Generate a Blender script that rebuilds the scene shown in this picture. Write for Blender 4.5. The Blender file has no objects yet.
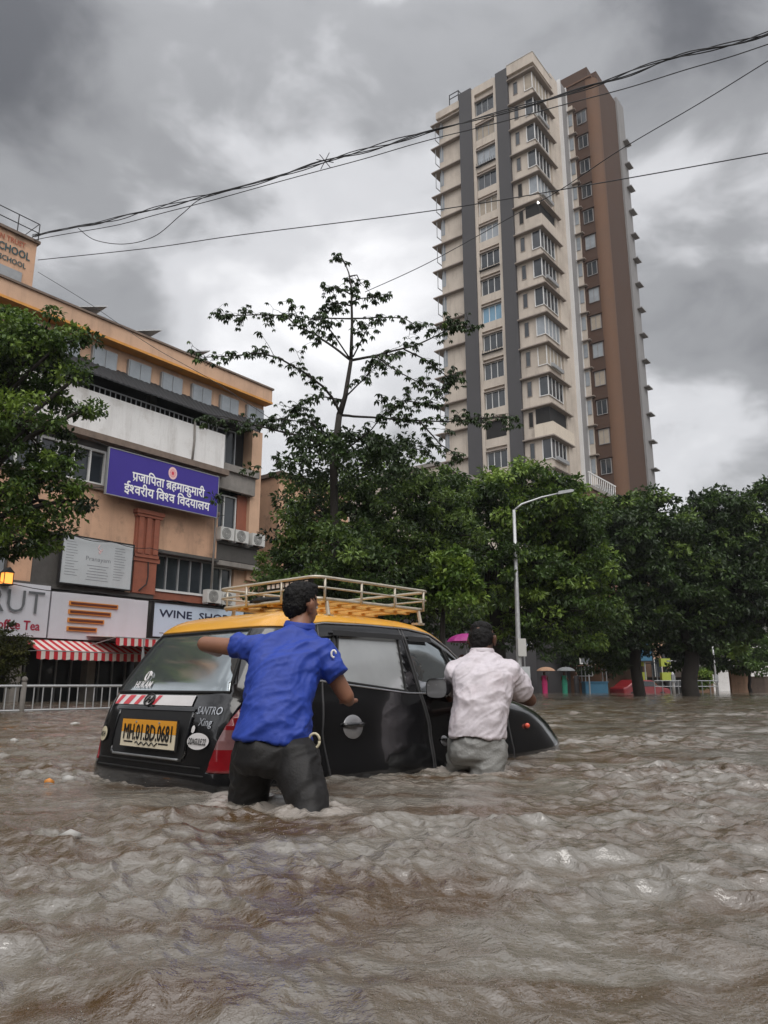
import bpy, bmesh, math, random
import numpy as np
from mathutils import Vector, Matrix, noise
R = math.radians
SC = bpy.context.scene
COL = SC.collection

# ------------------------------------------------------------------ camera
FPX, EYE = 740.0, 0.54
PITCH = math.atan(173.0 / FPX)
cam_d = bpy.data.cameras.new('camera')
cam = bpy.data.objects.new('camera', cam_d)
COL.objects.link(cam)
cam_d.sensor_fit = 'VERTICAL'
cam_d.sensor_height = 36.0
cam_d.sensor_width = 27.0
cam_d.lens = FPX / 1024 * 36.0
cam_d.clip_start = 0.05
cam_d.clip_end = 5000
cam.location = (0, 0, EYE)
cam.rotation_euler = (R(90) + PITCH, 0, 0)
SC.camera = cam
SC.render.resolution_x, SC.render.resolution_y = 768, 1024

def ray(px, py):
    x = (px - 384) / FPX
    yc = (512 - py) / FPX
    c, s = math.cos(PITCH), math.sin(PITCH)
    return Vector((x, c - yc * s, s + yc * c))

def atY(px, py, Y):
    d = ray(px, py)
    k = Y / d.y
    return Vector((d.x * k, Y, EYE + d.z * k))

# ------------------------------------------------------------------ world: overcast monsoon sky
world = bpy.data.worlds.new('World')
SC.world = world
world.use_nodes = True
wt = world.node_tree
wt.nodes.clear()
WN = wt.nodes.new
def wl(a, b): wt.links.new(a, b)
SUN_EL, SUN_AZ = 50, 172      # azimuth measured clockwise from +Y: the sun is behind the camera
w_out = WN('ShaderNodeOutputWorld')
sky = WN('ShaderNodeTexSky')
sky.sky_type = 'NISHITA'
sky.sun_disc = False
sky.sun_elevation = R(SUN_EL)
sky.sun_rotation = R(SUN_AZ)
sky.air_density = 1.5
sky.dust_density = 4
bg_sky = WN('ShaderNodeBackground')
bg_sky.inputs[1].default_value = 0.06
wl(sky.outputs[0], bg_sky.inputs[0])
tc = WN('ShaderNodeTexCoord')
GEN = tc.outputs['Generated']
def wmath(op, a, b=None, clamp=False):
    n = WN('ShaderNodeMath'); n.operation = op; n.use_clamp = clamp
    for i, v in enumerate((a, b)):
        if v is None: continue
        if isinstance(v, (int, float)): n.inputs[i].default_value = v
        else: wl(v, n.inputs[i])
    return n.outputs[0]
def blob(px, py, width_deg, amp):
    """soft cloud mass in a compass direction"""
    d = ray(px, py).normalized()
    dp = WN('ShaderNodeVectorMath'); dp.operation = 'DOT_PRODUCT'
    nv = WN('ShaderNodeVectorMath'); nv.operation = 'NORMALIZE'
    wl(GEN, nv.inputs[0]); wl(nv.outputs[0], dp.inputs[0])
    dp.inputs[1].default_value = d
    k = 1.0 / (1 - math.cos(R(width_deg)))
    a = wmath('SUBTRACT', dp.outputs['Value'], 1.0)
    a = wmath('MULTIPLY', a, k)
    a = wmath('EXPONENT', a)
    return wmath('MULTIPLY', a, amp)
# large soft masses with ragged noise
mp = WN('ShaderNodeMapping'); mp.inputs['Scale'].default_value = (1, 1, 1.7)
wl(GEN, mp.inputs[0])
n1 = WN('ShaderNodeTexNoise'); n1.inputs['Scale'].default_value = 2.1; n1.inputs['Detail'].default_value = 4
n1.inputs['Roughness'].default_value = .48; n1.inputs['Distortion'].default_value = 0.5
n2 = WN('ShaderNodeTexNoise'); n2.inputs['Scale'].default_value = 5.5; n2.inputs['Detail'].default_value = 5
n2.inputs['Roughness'].default_value = .52; n2.inputs['Distortion'].default_value = 0.3
wl(mp.outputs[0], n1.inputs[0]); wl(mp.outputs[0], n2.inputs[0])
dens = wmath('ADD', wmath('MULTIPLY', wmath('SUBTRACT', n1.outputs[0], .5), 1.1),
             wmath('MULTIPLY', wmath('SUBTRACT', n2.outputs[0], .5), .95))
tot = dens
for b_ in ((340, 260, 10, .26), (290, 350, 8, .14), (700, 450, 8, .14), (40, 50, 12, -.38), (230, 20, 8, -.12),
           (720, 10, 10, -.22), (750, 290, 6, -.12), (135, 130, 8, .20), (380, 20, 7, -.10), (400, 130, 6, .06), (690, 130, 7, .10), (500, 20, 6, -.05)):
    tot = wmath('ADD', tot, blob(*b_))
ramp = WN('ShaderNodeValToRGB')
cr = ramp.color_ramp
cr.interpolation = 'EASE'
cr.elements[0].position = 0.0; cr.elements[0].color = (.12, .124, .136, 1)
cr.elements[1].position = 1.0; cr.elements[1].color = (1.0, 1.0, 1.02, 1)
e = cr.elements.new(.38); e.color = (.33, .335, .35, 1)
e = cr.elements.new(.62); e.color = (.66, .665, .69, 1)
wl(wmath('ADD', tot, .5), ramp.inputs[0])
# added gain lights the scene from brighter sky overhead and behind the camera
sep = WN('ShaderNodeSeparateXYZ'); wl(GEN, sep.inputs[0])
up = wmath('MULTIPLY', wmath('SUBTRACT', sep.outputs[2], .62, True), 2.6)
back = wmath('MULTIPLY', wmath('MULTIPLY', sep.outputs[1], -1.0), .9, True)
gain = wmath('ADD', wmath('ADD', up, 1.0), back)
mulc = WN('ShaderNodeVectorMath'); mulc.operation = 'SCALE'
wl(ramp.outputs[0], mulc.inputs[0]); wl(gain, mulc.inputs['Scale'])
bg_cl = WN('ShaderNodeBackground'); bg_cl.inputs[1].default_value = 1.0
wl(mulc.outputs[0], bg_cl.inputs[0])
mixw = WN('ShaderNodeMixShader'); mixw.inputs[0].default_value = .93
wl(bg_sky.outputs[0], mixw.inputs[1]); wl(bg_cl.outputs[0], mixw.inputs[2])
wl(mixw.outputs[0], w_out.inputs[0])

# ------------------------------------------------------------------ sun (veiled) and exposure
sl = bpy.data.lights.new('sun', 'SUN')
sl.energy = 2.1
sl.angle = R(60)
sl.color = (1, .965, .92)
sun = bpy.data.objects.new('sun', sl)
COL.objects.link(sun)
sd = Vector((math.sin(R(SUN_AZ)) * math.cos(R(SUN_EL)), math.cos(R(SUN_AZ)) * math.cos(R(SUN_EL)), math.sin(R(SUN_EL))))
sun.rotation_euler = sd.to_track_quat('Z', 'Y').to_euler()
SC.view_settings.view_transform = 'Standard'
SC.view_settings.look = 'None'
SC.view_settings.gamma = 1
SC.view_settings.exposure = 0.2
SC.cycles.max_bounces = 6
SC.cycles.transparent_max_bounces = 12
SC.cycles.use_denoising = True
SC.cycles.caustics_reflective = False
SC.cycles.caustics_refractive = False
SC.cycles.volume_bounces = 0

# ------------------------------------------------------------------ materials
def mat(name, col, rough=.7, var=.15, scale=3.0, bump=.0, bscale=30, metal=0, coat=0, streak=0, streakcol=(.05, .045, .04),
        spec=.5, emit=None, estr=0, trans=0, alpha=1, blotch=None, obj=True):
    m = bpy.data.materials.new(name)
    m.use_nodes = True
    t = m.node_tree
    b = t.nodes['Principled BSDF']
    N = t.nodes.new
    L = t.links.new
    b.inputs['Roughness'].default_value = rough
    b.inputs['Metallic'].default_value = metal
    b.inputs['Specular IOR Level'].default_value = spec
    if coat:
        b.inputs['Coat Weight'].default_value = coat
        b.inputs['Coat Roughness'].default_value = .04
    if trans: b.inputs['Transmission Weight'].default_value = trans
    if alpha < 1: b.inputs['Alpha'].default_value = alpha
    c = N('ShaderNodeTexCoord')
    co = c.outputs['Object']
    col4 = (*col, 1)
    last = None
    if var:
        n = N('ShaderNodeTexNoise'); n.inputs['Scale'].default_value = scale; n.inputs['Detail'].default_value = 6
        n.inputs['Roughness'].default_value = .65
        L(co, n.inputs[0])
        mx = N('ShaderNodeMix'); mx.data_type = 'RGBA'
        mx.inputs[6].default_value = tuple(max(0, v * (1 - var * 1.6)) for v in col) + (1,)
        mx.inputs[7].default_value = tuple(min(1, v * (1 + var)) for v in col) + (1,)
        L(n.outputs[0], mx.inputs[0])
        last = mx.outputs[2]
        rr = N('ShaderNodeMapRange'); rr.inputs[3].default_value = max(0, rough - .12); rr.inputs[4].default_value = min(1, rough + .12)
        L(n.outputs[0], rr.inputs[0]); L(rr.outputs[0], b.inputs['Roughness'])
    if blotch:
        bc, bs, amt = blotch
        n = N('ShaderNodeTexNoise'); n.inputs['Scale'].default_value = bs; n.inputs['Detail'].default_value = 8
        n.inputs['Roughness'].default_value = .7
        L(co, n.inputs[0])
        rm = N('ShaderNodeMapRange'); rm.inputs[1].default_value = .52; rm.inputs[2].default_value = .72; rm.inputs[4].default_value = amt
        L(n.outputs[0], rm.inputs[0])
        mx = N('ShaderNodeMix'); mx.data_type = 'RGBA'; mx.inputs[7].default_value = (*bc, 1)
        if last: L(last, mx.inputs[6])
        else: mx.inputs[6].default_value = col4
        L(rm.outputs[0], mx.inputs[0]); last = mx.outputs[2]
    if streak:
        mp = N('ShaderNodeMapping'); mp.inputs['Scale'].default_value = (1.7, 1.7, .22)
        L(co, mp.inputs[0])
        n = N('ShaderNodeTexNoise'); n.inputs['Scale'].default_value = 1.0; n.inputs['Detail'].default_value = 9
        n.inputs['Roughness'].default_value = .7
        L(mp.outputs[0], n.inputs[0])
        rm = N('ShaderNodeMapRange'); rm.inputs[1].default_value = .5; rm.inputs[2].default_value = .78; rm.inputs[4].default_value = streak
        L(n.outputs[0], rm.inputs[0])
        mx = N('ShaderNodeMix'); mx.data_type = 'RGBA'; mx.inputs[7].default_value = (*streakcol, 1)
        if last: L(last, mx.inputs[6])
        else: mx.inputs[6].default_value = col4
        L(rm.outputs[0], mx.inputs[0]); last = mx.outputs[2]
    if last: L(last, b.inputs['Base Color'])
    else: b.inputs['Base Color'].default_value = col4
    if bump:
        n = N('ShaderNodeTexNoise'); n.inputs['Scale'].default_value = bscale; n.inputs['Detail'].default_value = 5
        L(co, n.inputs[0])
        bp = N('ShaderNodeBump'); bp.inputs['Strength'].default_value = bump; bp.inputs['Distance'].default_value = .02
        L(n.outputs[0], bp.inputs['Height']); L(bp.outputs[0], b.inputs['Normal'])
    if emit:
        b.inputs['Emission Color'].default_value = (*emit, 1)
        b.inputs['Emission Strength'].default_value = estr
    return m

M = {}
M['orange_wall'] = mat('orange_wall', (.60, .37, .245), .85, .18, .9, .15, 40, streak=.55, streakcol=(.12, .08, .06), blotch=((.15, .11, .08), 1.1, .8))
M['peach_wall'] = mat('peach_wall', (.60, .39, .265), .85, .15, 1.2, .1, 40, streak=.55, streakcol=(.2, .13, .1))
M['saffron_trim'] = mat('saffron_trim', (.66, .30, .06), .7, .15, 4, streak=.4, streakcol=(.2, .1, .06))
M['white_wall'] = mat('white_wall', (.76, .75, .74), .8, .1, 1, streak=.6, streakcol=(.30, .27, .24), blotch=((.35, .3, .25), 1.1, .5))
M['curtain'] = mat('curtain', (.36, .31, .25), .8, .25, 2)
M['cream_wall'] = mat('cream_wall', (.60, .53, .44), .85, .1, 1, streak=.4, streakcol=(.3, .25, .2))
M['concrete'] = mat('concrete', (.26, .24, .22), .9, .3, 3, .3, 30, streak=.6)
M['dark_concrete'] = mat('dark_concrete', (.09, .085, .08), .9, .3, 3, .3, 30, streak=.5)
M['brown_concrete'] = mat('brown_concrete', (.20, .15, .12), .9, .35, 4, .3, 30, streak=.6)
M['terracotta'] = mat('terracotta', (.30, .10, .06), .8, .25, 5, .2, 30, streak=.5)
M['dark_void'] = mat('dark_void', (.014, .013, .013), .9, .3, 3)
M['corrugated'] = mat('corrugated', (.018, .018, .02), .6, .3, 2)
M['window_glass'] = mat('window_glass', (.035, .042, .05), .12, .5, .7, spec=.8)
M['pale_glass'] = mat('pale_glass', (.30, .33, .36), .2, .35, .8, spec=.6)
M['blue_glass'] = mat('blue_glass', (.16, .30, .42), .2, .2, .8, spec=.6)
M['white_frame'] = mat('white_frame', (.68, .68, .67), .5, .12, 4)
M['grey_metal'] = mat('grey_metal', (.33, .34, .35), .45, .2, 6, metal=.3)
M['galv'] = mat('galvanised_steel', (.50, .51, .52), .45, .2, 9, metal=.35)
M['ac_white'] = mat('ac_white', (.55, .55, .53), .5, .1, 4)
M['sign_blue'] = mat('sign_blue', (.040, .022, .26), .4, .08, 1.5)
M['sign_white'] = mat('sign_white', (.60, .61, .66), .45, .06, 1.5, streak=.15, streakcol=(.35, .34, .33))
M['sign_grey'] = mat('sign_grey', (.48, .51, .53), .5, .08, 1.5, streak=.15)
M['sign_pale_blue'] = mat('sign_pale_blue', (.50, .60, .72), .4, .05, 1.5)
M['letter_white'] = mat('letter_white', (.85, .85, .85), .5, 0)
M['letter_grey'] = mat('letter_grey', (.13, .14, .15), .4, 0)
M['letter_soft'] = mat('letter_soft', (.22, .23, .25), .6, 0)
M['letter_red'] = mat('letter_red', (.33, .02, .05), .5, 0)
M['letter_navy'] = mat('letter_navy', (.02, .025, .06), .5, 0)
M['emblem_red'] = mat('emblem_red', (.65, .06, .10), .5, 0)
M['emblem_pink'] = mat('emblem_pink', (.82, .55, .55), .5, 0)
M['bar_orange'] = mat('bar_orange', (.62, .24, .045), .5, .1, 5)
M['bar_brown'] = mat('bar_brown', (.11, .025, .012), .6, .1, 5)
M['black_matte'] = mat('black_matte', (.014, .014, .015), .7, .2, 6)
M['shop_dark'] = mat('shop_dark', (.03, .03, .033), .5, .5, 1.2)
M['lantern'] = mat('lantern_glow', (.8, .35, .08), .5, 0, emit=(1, .35, .06), estr=1.3)
M['globe'] = mat('globe', (.75, .72, .66), .3, .05)
M['beige'] = mat('tower_beige', (.52, .46, .395), .85, .2, .35, .1, 8, streak=.6, streakcol=(.22, .18, .15), blotch=((.30, .25, .21), .3, .5))
M['beige_slab'] = mat('tower_slab', (.27, .23, .20), .85, .12, .5, streak=.3, streakcol=(.2, .15, .12))
M['charcoal'] = mat('tower_charcoal', (.060, .058, .062), .8, .15, .5, streak=.3, streakcol=(.05, .05, .05))
M['tower_grey'] = mat('tower_grey', (.24, .235, .235), .8, .12, .5, streak=.3)
M['tower_white'] = mat('tower_white', (.60, .60, .60), .8, .08, .5, streak=.3, streakcol=(.3, .3, .3))
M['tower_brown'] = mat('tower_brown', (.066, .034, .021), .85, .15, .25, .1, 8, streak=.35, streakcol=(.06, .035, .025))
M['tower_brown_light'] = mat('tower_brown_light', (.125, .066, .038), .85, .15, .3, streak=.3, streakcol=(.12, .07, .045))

# ------------------------------------------------------------------ mesh helpers
class MB:
    def __init__(s): s.v, s.f, s.m = [], [], []
    def add(s, vs, fs, mi=0):
        o = len(s.v); s.v += [tuple(v) for v in vs]
        s.f += [tuple(i + o for i in f) for f in fs]; s.m += [mi] * len(fs)
    def box(s, x0, y0, z0, x1, y1, z1, mi=0, mtx=None):
        vs = [Vector(p) for p in ((x0,y0,z0),(x1,y0,z0),(x1,y1,z0),(x0,y1,z0),(x0,y0,z1),(x1,y0,z1),(x1,y1,z1),(x0,y1,z1))]
        if mtx: vs = [mtx @ v for v in vs]
        s.add(vs, [(0,3,2,1),(4,5,6,7),(0,1,5,4),(1,2,6,5),(2,3,7,6),(3,0,4,7)], mi)
    def prism(s, pts, axis, a, b, mi=0):
        """polygon pts (2D) extruded along axis ('x','y','z') from a to b"""
        def P(p, t):
            return {'x': (t, p[0], p[1]), 'y': (p[0], t, p[1]), 'z': (p[0], p[1], t)}[axis]
        n = len(pts)
        vs = [P(p, a) for p in pts] + [P(p, b) for p in pts]
        fs = [tuple(range(n))[::-1], tuple(range(n, 2 * n))] + [(i, (i + 1) % n, n + (i + 1) % n, n + i) for i in range(n)]
        s.add(vs, fs, mi)
    def tube(s, pts, rad, n=8, mi=0, cap=True):
        pts = [Vector(p) for p in pts]
        rs = rad if isinstance(rad, (list, tuple)) else [rad] * len(pts)
        rings = []
        prev = None
        for i, p in enumerate(pts):
            t = (pts[min(i + 1, len(pts) - 1)] - pts[max(i - 1, 0)])
            if t.length < 1e-9: t = Vector((0, 0, 1))
            t.normalize()
            if prev is None:
                a = Vector((0, 0, 1)) if abs(t.z) < .9 else Vector((1, 0, 0))
                u = t.cross(a).normalized()
            else:
                u = (prev - t * prev.dot(t))
                u = u.normalized() if u.length > 1e-6 else t.orthogonal().normalized()
            prev = u
            w = t.cross(u)
            rings.append([p + (u * math.cos(2 * math.pi * k / n) + w * math.sin(2 * math.pi * k / n)) * rs[i] for k in range(n)])
        vs = [v for r in rings for v in r]
        fs = []
        for i in range(len(rings) - 1):
            for k in range(n):
                k2 = (k + 1) % n
                fs.append((i * n + k, i * n + k2, (i + 1) * n + k2, (i + 1) * n + k))
        if cap:
            fs.append(tuple(range(n))[::-1]); fs.append(tuple((len(rings) - 1) * n + k for k in range(n)))
        s.add(vs, fs, mi)
    def lathe(s, prof, c=(0, 0, 0), n=20, mi=0):
        """prof: (radius, z)"""
        vs, fs = [], []
        for r, z in prof:
            vs += [(c[0] + r * math.cos(2 * math.pi * k / n), c[1] + r * math.sin(2 * math.pi * k / n), c[2] + z) for k in range(n)]
        for i in range(len(prof) - 1):
            for k in range(n):
                k2 = (k + 1) % n
                fs.append((i * n + k, i * n + k2, (i + 1) * n + k2, (i + 1) * n + k))
        fs.append(tuple(range(n))[::-1]); fs.append(tuple((len(prof) - 1) * n + k for k in range(n)))
        s.add(vs, fs, mi)
    def ball(s, c, r, n=14, mi=0):
        rx, ry, rz = r if isinstance(r, (tuple, list)) else (r, r, r)
        vs, fs = [], []
        h = n // 2
        for i in range(1, h):
            th = math.pi * i / h
            for k in range(n):
                ph = 2 * math.pi * k / n
                vs.append((c[0] + rx * math.sin(th) * math.cos(ph), c[1] + ry * math.sin(th) * math.sin(ph), c[2] + rz * math.cos(th)))
        vs += [(c[0], c[1], c[2] + rz), (c[0], c[1], c[2] - rz)]
        T, B = len(vs) - 2, len(vs) - 1
        for i in range(h - 2):
            for k in range(n):
                k2 = (k + 1) % n
                fs.append((i * n + k, (i + 1) * n + k, (i + 1) * n + k2, i * n + k2))
        for k in range(n):
            k2 = (k + 1) % n
            fs.append((T, k, k2)); fs.append((B, (h - 2) * n + k2, (h - 2) * n + k))
        s.add(vs, fs, mi)
    def build(s, name, mats, parent=None, smooth=False, loc=None, sharp=None):
        me = bpy.data.meshes.new(name)
        me.from_pydata(s.v, [], s.f)
        for m in (mats if isinstance(mats, (list, tuple)) else [mats]):
            me.materials.append(M[m] if isinstance(m, str) else m)
        me.polygons.foreach_set('material_index', s.m)
        if smooth: me.polygons.foreach_set('use_smooth', [True] * len(s.f))
        me.update()
        o = bpy.data.objects.new(name, me)
        COL.objects.link(o)
        if smooth and sharp:
            me.set_sharp_from_angle(angle=R(sharp))
        if parent: o.parent = parent
        if loc is not None: o.location = loc
        return o

def tag(o, label=None, cat=None, group=None, kind=None):
    if label: o['label'] = label
    if cat: o['category'] = cat
    if group: o['group'] = group
    if kind: o['kind'] = kind
    return o

def empty(name, loc=(0, 0, 0), rz=0, parent=None):
    o = bpy.data.objects.new(name, None)
    COL.objects.link(o)
    o.location = loc
    o.rotation_euler = (0, 0, rz)
    o.empty_display_size = .2
    if parent: o.parent = parent
    return o

def copy_tree(o, parent=None):
    kids = [c for c in bpy.data.objects if c.parent == o]
    c = o.copy(); COL.objects.link(c); c.parent = parent
    for k in kids: copy_tree(k, c)
    return c

def text_geo(s, size=1.0, bold=0.0, sx=1.0, crop=None):
    """text -> (verts, faces) in XY; baseline at y=0, starting x=0"""
    cu = bpy.data.curves.new('txt', 'FONT')
    cu.body = s; cu.size = size; cu.offset = bold; cu.resolution_u = 2
    o = bpy.data.objects.new('txt', cu)
    COL.objects.link(o)
    bpy.context.view_layer.update()
    dg = bpy.context.evaluated_depsgraph_get()
    me = bpy.data.meshes.new_from_object(o.evaluated_get(dg))
    bm = bmesh.new(); bm.from_mesh(me)
    bpy.data.objects.remove(o); bpy.data.curves.remove(cu); bpy.data.meshes.remove(me)
    if crop is not None and bm.verts:
        mxx = max(v.co.x for v in bm.verts); mnx = min(v.co.x for v in bm.verts)
        xx = mnx + (mxx - mnx) * crop
        bmesh.ops.bisect_plane(bm, geom=bm.verts[:] + bm.edges[:] + bm.faces[:], plane_co=(xx, 0, 0), plane_no=(1, 0, 0), clear_outer=True)
    bm.verts.index_update()
    vs = [(v.co.x * sx, v.co.y) for v in bm.verts]
    fs = [tuple(v.index for v in f.verts) for f in bm.faces]
    bm.free()
    return vs, fs

def put_text(mb, s, fn, size, cx=None, y=0, bold=0, sx=1.0, width=None, mi=0, x=None, weight=0):
    """fn maps (x, y) of the lettering to a 3D point on the sign"""
    vs, fs = text_geo(s, size, bold, sx)
    if not vs: return
    x0 = min(v[0] for v in vs); x1 = max(v[0] for v in vs)
    k = (width / (x1 - x0)) if width else 1
    ox = (cx - (x1 - x0) * k / 2) if cx is not None else x
    e = weight
    for i, (dx, dy) in enumerate(((0, 0), (e, 0), (-e, 0), (0, e * .7), (0, -e * .7)) if e else ((0, 0),)):
        # each bolder stroke lies a hair in front of the last
        q0 = [fn((v[0] - x0) * k + ox + dx, v[1] + y + dy) for v in vs]
        a, b, c = Vector(fn(0, 0)), Vector(fn(.01, 0)), Vector(fn(0, .01))
        n = (b - a).cross(c - a)
        n = n.normalized() * (.0005 * i) if n.length > 0 else Vector((0, 0, 0))
        mb.add([Vector(p) + n for p in q0], fs, mi)

def mesh_np(name, V, F, material, parent=None, smooth=False, tint=None):
    """V (n,3), F (m,k) quads or tris"""
    me = bpy.data.meshes.new(name)
    V = np.asarray(V, np.float32); F = np.asarray(F, np.int32)
    k = F.shape[1]
    me.vertices.add(len(V)); me.vertices.foreach_set('co', V.ravel())
    me.loops.add(F.size); me.loops.foreach_set('vertex_index', F.ravel())
    me.polygons.add(len(F)); me.polygons.foreach_set('loop_start', np.arange(0, F.size, k, dtype=np.int32))
    me.polygons.foreach_set('loop_total', np.full(len(F), k, np.int32))
    me.polygons.foreach_set('use_smooth', np.full(len(F), bool(smooth)))
    me.update(calc_edges=True)
    if tint is not None:
        a = me.attributes.new('tint', 'FLOAT', 'POINT')
        a.data.foreach_set('value', np.asarray(tint, np.float32))
    me.materials.append(material)
    o = bpy.data.objects.new(name, me)
    COL.objects.link(o)
    if parent: o.parent = parent
    return o
# ------------------------------------------------------------------ the setting: street bed and flood water
mb = MB()
mb.add([(-1500, -400, 0), (1500, -400, 0), (1500, 2500, 0), (-1500, 2500, 0)], [(0, 1, 2, 3)])
M['road'] = mat('road', (.05, .05, .05), .8, .2, 3, .3, 60)
road = mb.build('road', 'road')
road.location = (0, 0, -.55)
tag(road, kind='structure')

def make_water():
    rs = [0.35]
    while rs[-1] < 1400:
        r = rs[-1]
        if r < 1.3: d = .03
        elif r < 3.2: d = .009
        elif r < 5.8: d = .0125
        elif r < 9: d = .022
        elif r < 16: d = .05
        elif r < 60: d = .05 + (r - 16) * .006
        else: d = r * .05
        rs.append(r + d)
    rs = np.array(rs)
    th = [-180.]
    while th[-1] < 180:
        a = abs(th[-1] + .01)
        th.append(th[-1] + (.13 if a < 30 else (.5 if a < 45 else 2.5)))
    th = np.radians(np.array(th[:-1]))
    nt, nr = len(th), len(rs)
    TT, RR = np.meshgrid(th, rs)
    X = RR * np.sin(TT); Y = RR * np.cos(TT)
    sp = np.gradient(rs)[:, None] * np.ones((1, nt))
    sp = np.maximum(sp, RR * np.gradient(th)[None, :])
    rng = np.random.RandomState(5)
    Z = np.zeros_like(X); DX = np.zeros_like(X); DY = np.zeros_like(X)
    # domain warp so crests wander instead of running straight
    wx = np.zeros_like(X); wy = np.zeros_like(X)
    for lam, a in ((2.6, .22), (1.5, .13), (.8, .06)):
        for _ in range(3):
            t = rng.uniform(0, 2 * np.pi); p = rng.uniform(0, 6.28); k = 2 * np.pi / lam
            s = np.sin(k * (X * np.cos(t) + Y * np.sin(t)) + p)
            wx += a * s * np.cos(t + 1.3); wy += a * s * np.sin(t + 1.3)
    XW, YW = X + wx, Y + wy; XS, YS = X + .08 * wx, Y + .08 * wy
    patch = .75 + .45 * np.sin(X * 1.3 + 1.7 * np.sin(Y * .9)) * np.sin(Y * 1.1 + 2 * np.sin(X * .7 + 1))
    fl = X * .94 + Y * .34; cr_ = -X * .34 + Y * .94       # along and across the current
    calm = np.sin(fl * 1.1 + 2.2 * np.sin(cr_ * 1.3)) * .5 + np.sin(fl * .6 - cr_ * 2.1 + 1.5 * np.sin(fl * 1.9 + 1)) * .5 + .35 * np.sin(fl * 3.1 + 3 * np.sin(cr_ * 2.7))
    calm = .78 + .62 * np.clip(calm, -1, 1)
    waves = [(2.1, .0045, 5), (1.2, .0028, 8), (.7, .0030, 12), (.42, .0028, 18), (.25, .0024, 22), (.15, .0018, 26), (.09, .0011, 24), (.055, .00058, 20)]
    for lam, amp, n in waves:
        for _ in range(n):
            l = lam * rng.uniform(.75, 1.3)
            t = rng.normal(1.35, .8 if lam > .5 else 1.5)           # travel mostly along the street, spread wide
            k = 2 * np.pi / l; p = rng.uniform(0, 6.28)
            a = amp * rng.uniform(.5, 1.2) * .98
            fade = np.clip((l / sp - 2.2) / 3, 0, 1)
            ph = k * ((XW if lam > .6 else XS) * np.cos(t) + (YW if lam > .6 else YS) * np.sin(t)) + p
            m = calm * (.6 + .4 * patch) if lam < .5 else 1.0
            Z += a * np.cos(ph) * fade * m
            DX -= a * .45 * np.cos(t) * np.sin(ph) * fade * m
            DY -= a * .45 * np.sin(t) * np.sin(ph) * fade * m
    # sharpen crests a little
    Z = Z + 2.0 * np.clip(Z, 0, 1) ** 2
    # wake streaming back from the bonnet, towards the lower right
    def seg_d(ax, ay, bx, by):
        t = np.clip(((X - ax) * (bx - ax) + (Y - ay) * (by - ay)) / ((bx - ax) ** 2 + (by - ay) ** 2), 0, 1)
        return np.hypot(X - ax - t * (bx - ax), Y - ay - t * (by - ay)), t
    for (ax, ay, bx, by, a, w) in ((1.75, 6.3, 2.2, 3.3, .016, .13), (1.9, 6.2, 3.2, 3.6, .014, .15), (-.3, 3.5, .9, 2.5, .012, .11),
                                   (-1.9, 4.7, -3.2, 4.0, .008, .10), (1.0, 4.6, 1.5, 3.4, .010, .1)):
        d, t = seg_d(ax, ay, bx, by)
        jag = .6 + .4 * np.sin(9 * t + 3 * np.sin(5 * X))
        Z += a * np.exp(-(d / w) ** 2) * (1 - .6 * t) * jag - a * .6 * np.exp(-((d - 2.0 * w) / w) ** 2) * (1 - .6 * t)
    # splash collars where legs and car meet the water
    foam = np.zeros_like(X)
    for (cx, cy, r) in ((-.657, 3.76, .13), (-.32, 3.55, .13), (.645, 4.97, .12), (.50, 5.14, .12)):
        d = np.hypot(X - cx, Y - cy)
        Z += .016 * np.exp(-((d - r) / .05) ** 2) * (.5 + .3 * np.sin(7 * np.arctan2(Y - cy, X - cx) + 1) + .25 * np.sin(17 * np.arctan2(Y - cy, X - cx)))
        Z += .006 * np.sin(d * 48) * np.exp(-(d / .5) ** 2) * np.clip((d - r) / .1, 0, 1)
        foam += np.exp(-((d - r - .03) / .09) ** 2)
    yaw = R(42.5); fx, fy = math.sin(yaw), math.cos(yaw); rx, ry = math.cos(yaw), -math.sin(yaw)
    ox, oy = -1.36, 4.48
    for (u0, v0, u1, v1, s_) in ((0, -.7, 0, .72, .75), (0, .76, 3.4, .76, .7), (3.45, .7, 3.62, .2, .9)):
        d, t = seg_d(ox + fx * u0 + rx * v0, oy + fy * u0 + ry * v0, ox + fx * u1 + rx * v1, oy + fy * u1 + ry * v1)
        foam += s_ * np.exp(-(d / .08) ** 2)
        Z += .005 * np.exp(-(d / .08) ** 2)
    Z = np.tanh(Z / .05) * .05
    Xo, Yo = X + DX, Y + DY
    V = np.stack([Xo, Yo, Z], -1).reshape(-1, 3)
    i = np.arange(nr - 1)[:, None] * nt; j = np.arange(nt)[None, :]; j2 = (j + 1) % nt
    F = np.stack([i + j, i + j2, i + nt + j2, i + nt + j], -1).reshape(-1, 4)[:, ::-1]
    c = len(V)
    V = np.vstack([V, [[0, 0, 0]]])
    m = bpy.data.materials.new('muddy_water'); m.use_nodes = True
    t = m.node_tree; N = t.nodes.new; L = t.links.new
    b = t.nodes['Principled BSDF']
    b.inputs['Roughness'].default_value = .045
    b.inputs['IOR'].default_value = 1.8
    b.inputs['Specular IOR Level'].default_value = .8
    tcn = N('ShaderNodeTexCoord')
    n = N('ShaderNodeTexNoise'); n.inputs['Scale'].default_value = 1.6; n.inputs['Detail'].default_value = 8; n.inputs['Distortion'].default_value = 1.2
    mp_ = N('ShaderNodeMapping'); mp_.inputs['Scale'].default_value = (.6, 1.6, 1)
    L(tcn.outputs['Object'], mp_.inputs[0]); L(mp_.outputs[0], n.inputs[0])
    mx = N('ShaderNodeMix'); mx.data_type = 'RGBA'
    mx.inputs[6].default_value = (.088, .053, .026, 1); mx.inputs[7].default_value = (.175, .156, .128, 1)  # brown silt patches; the paler grey also imitates reflected sky
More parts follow.
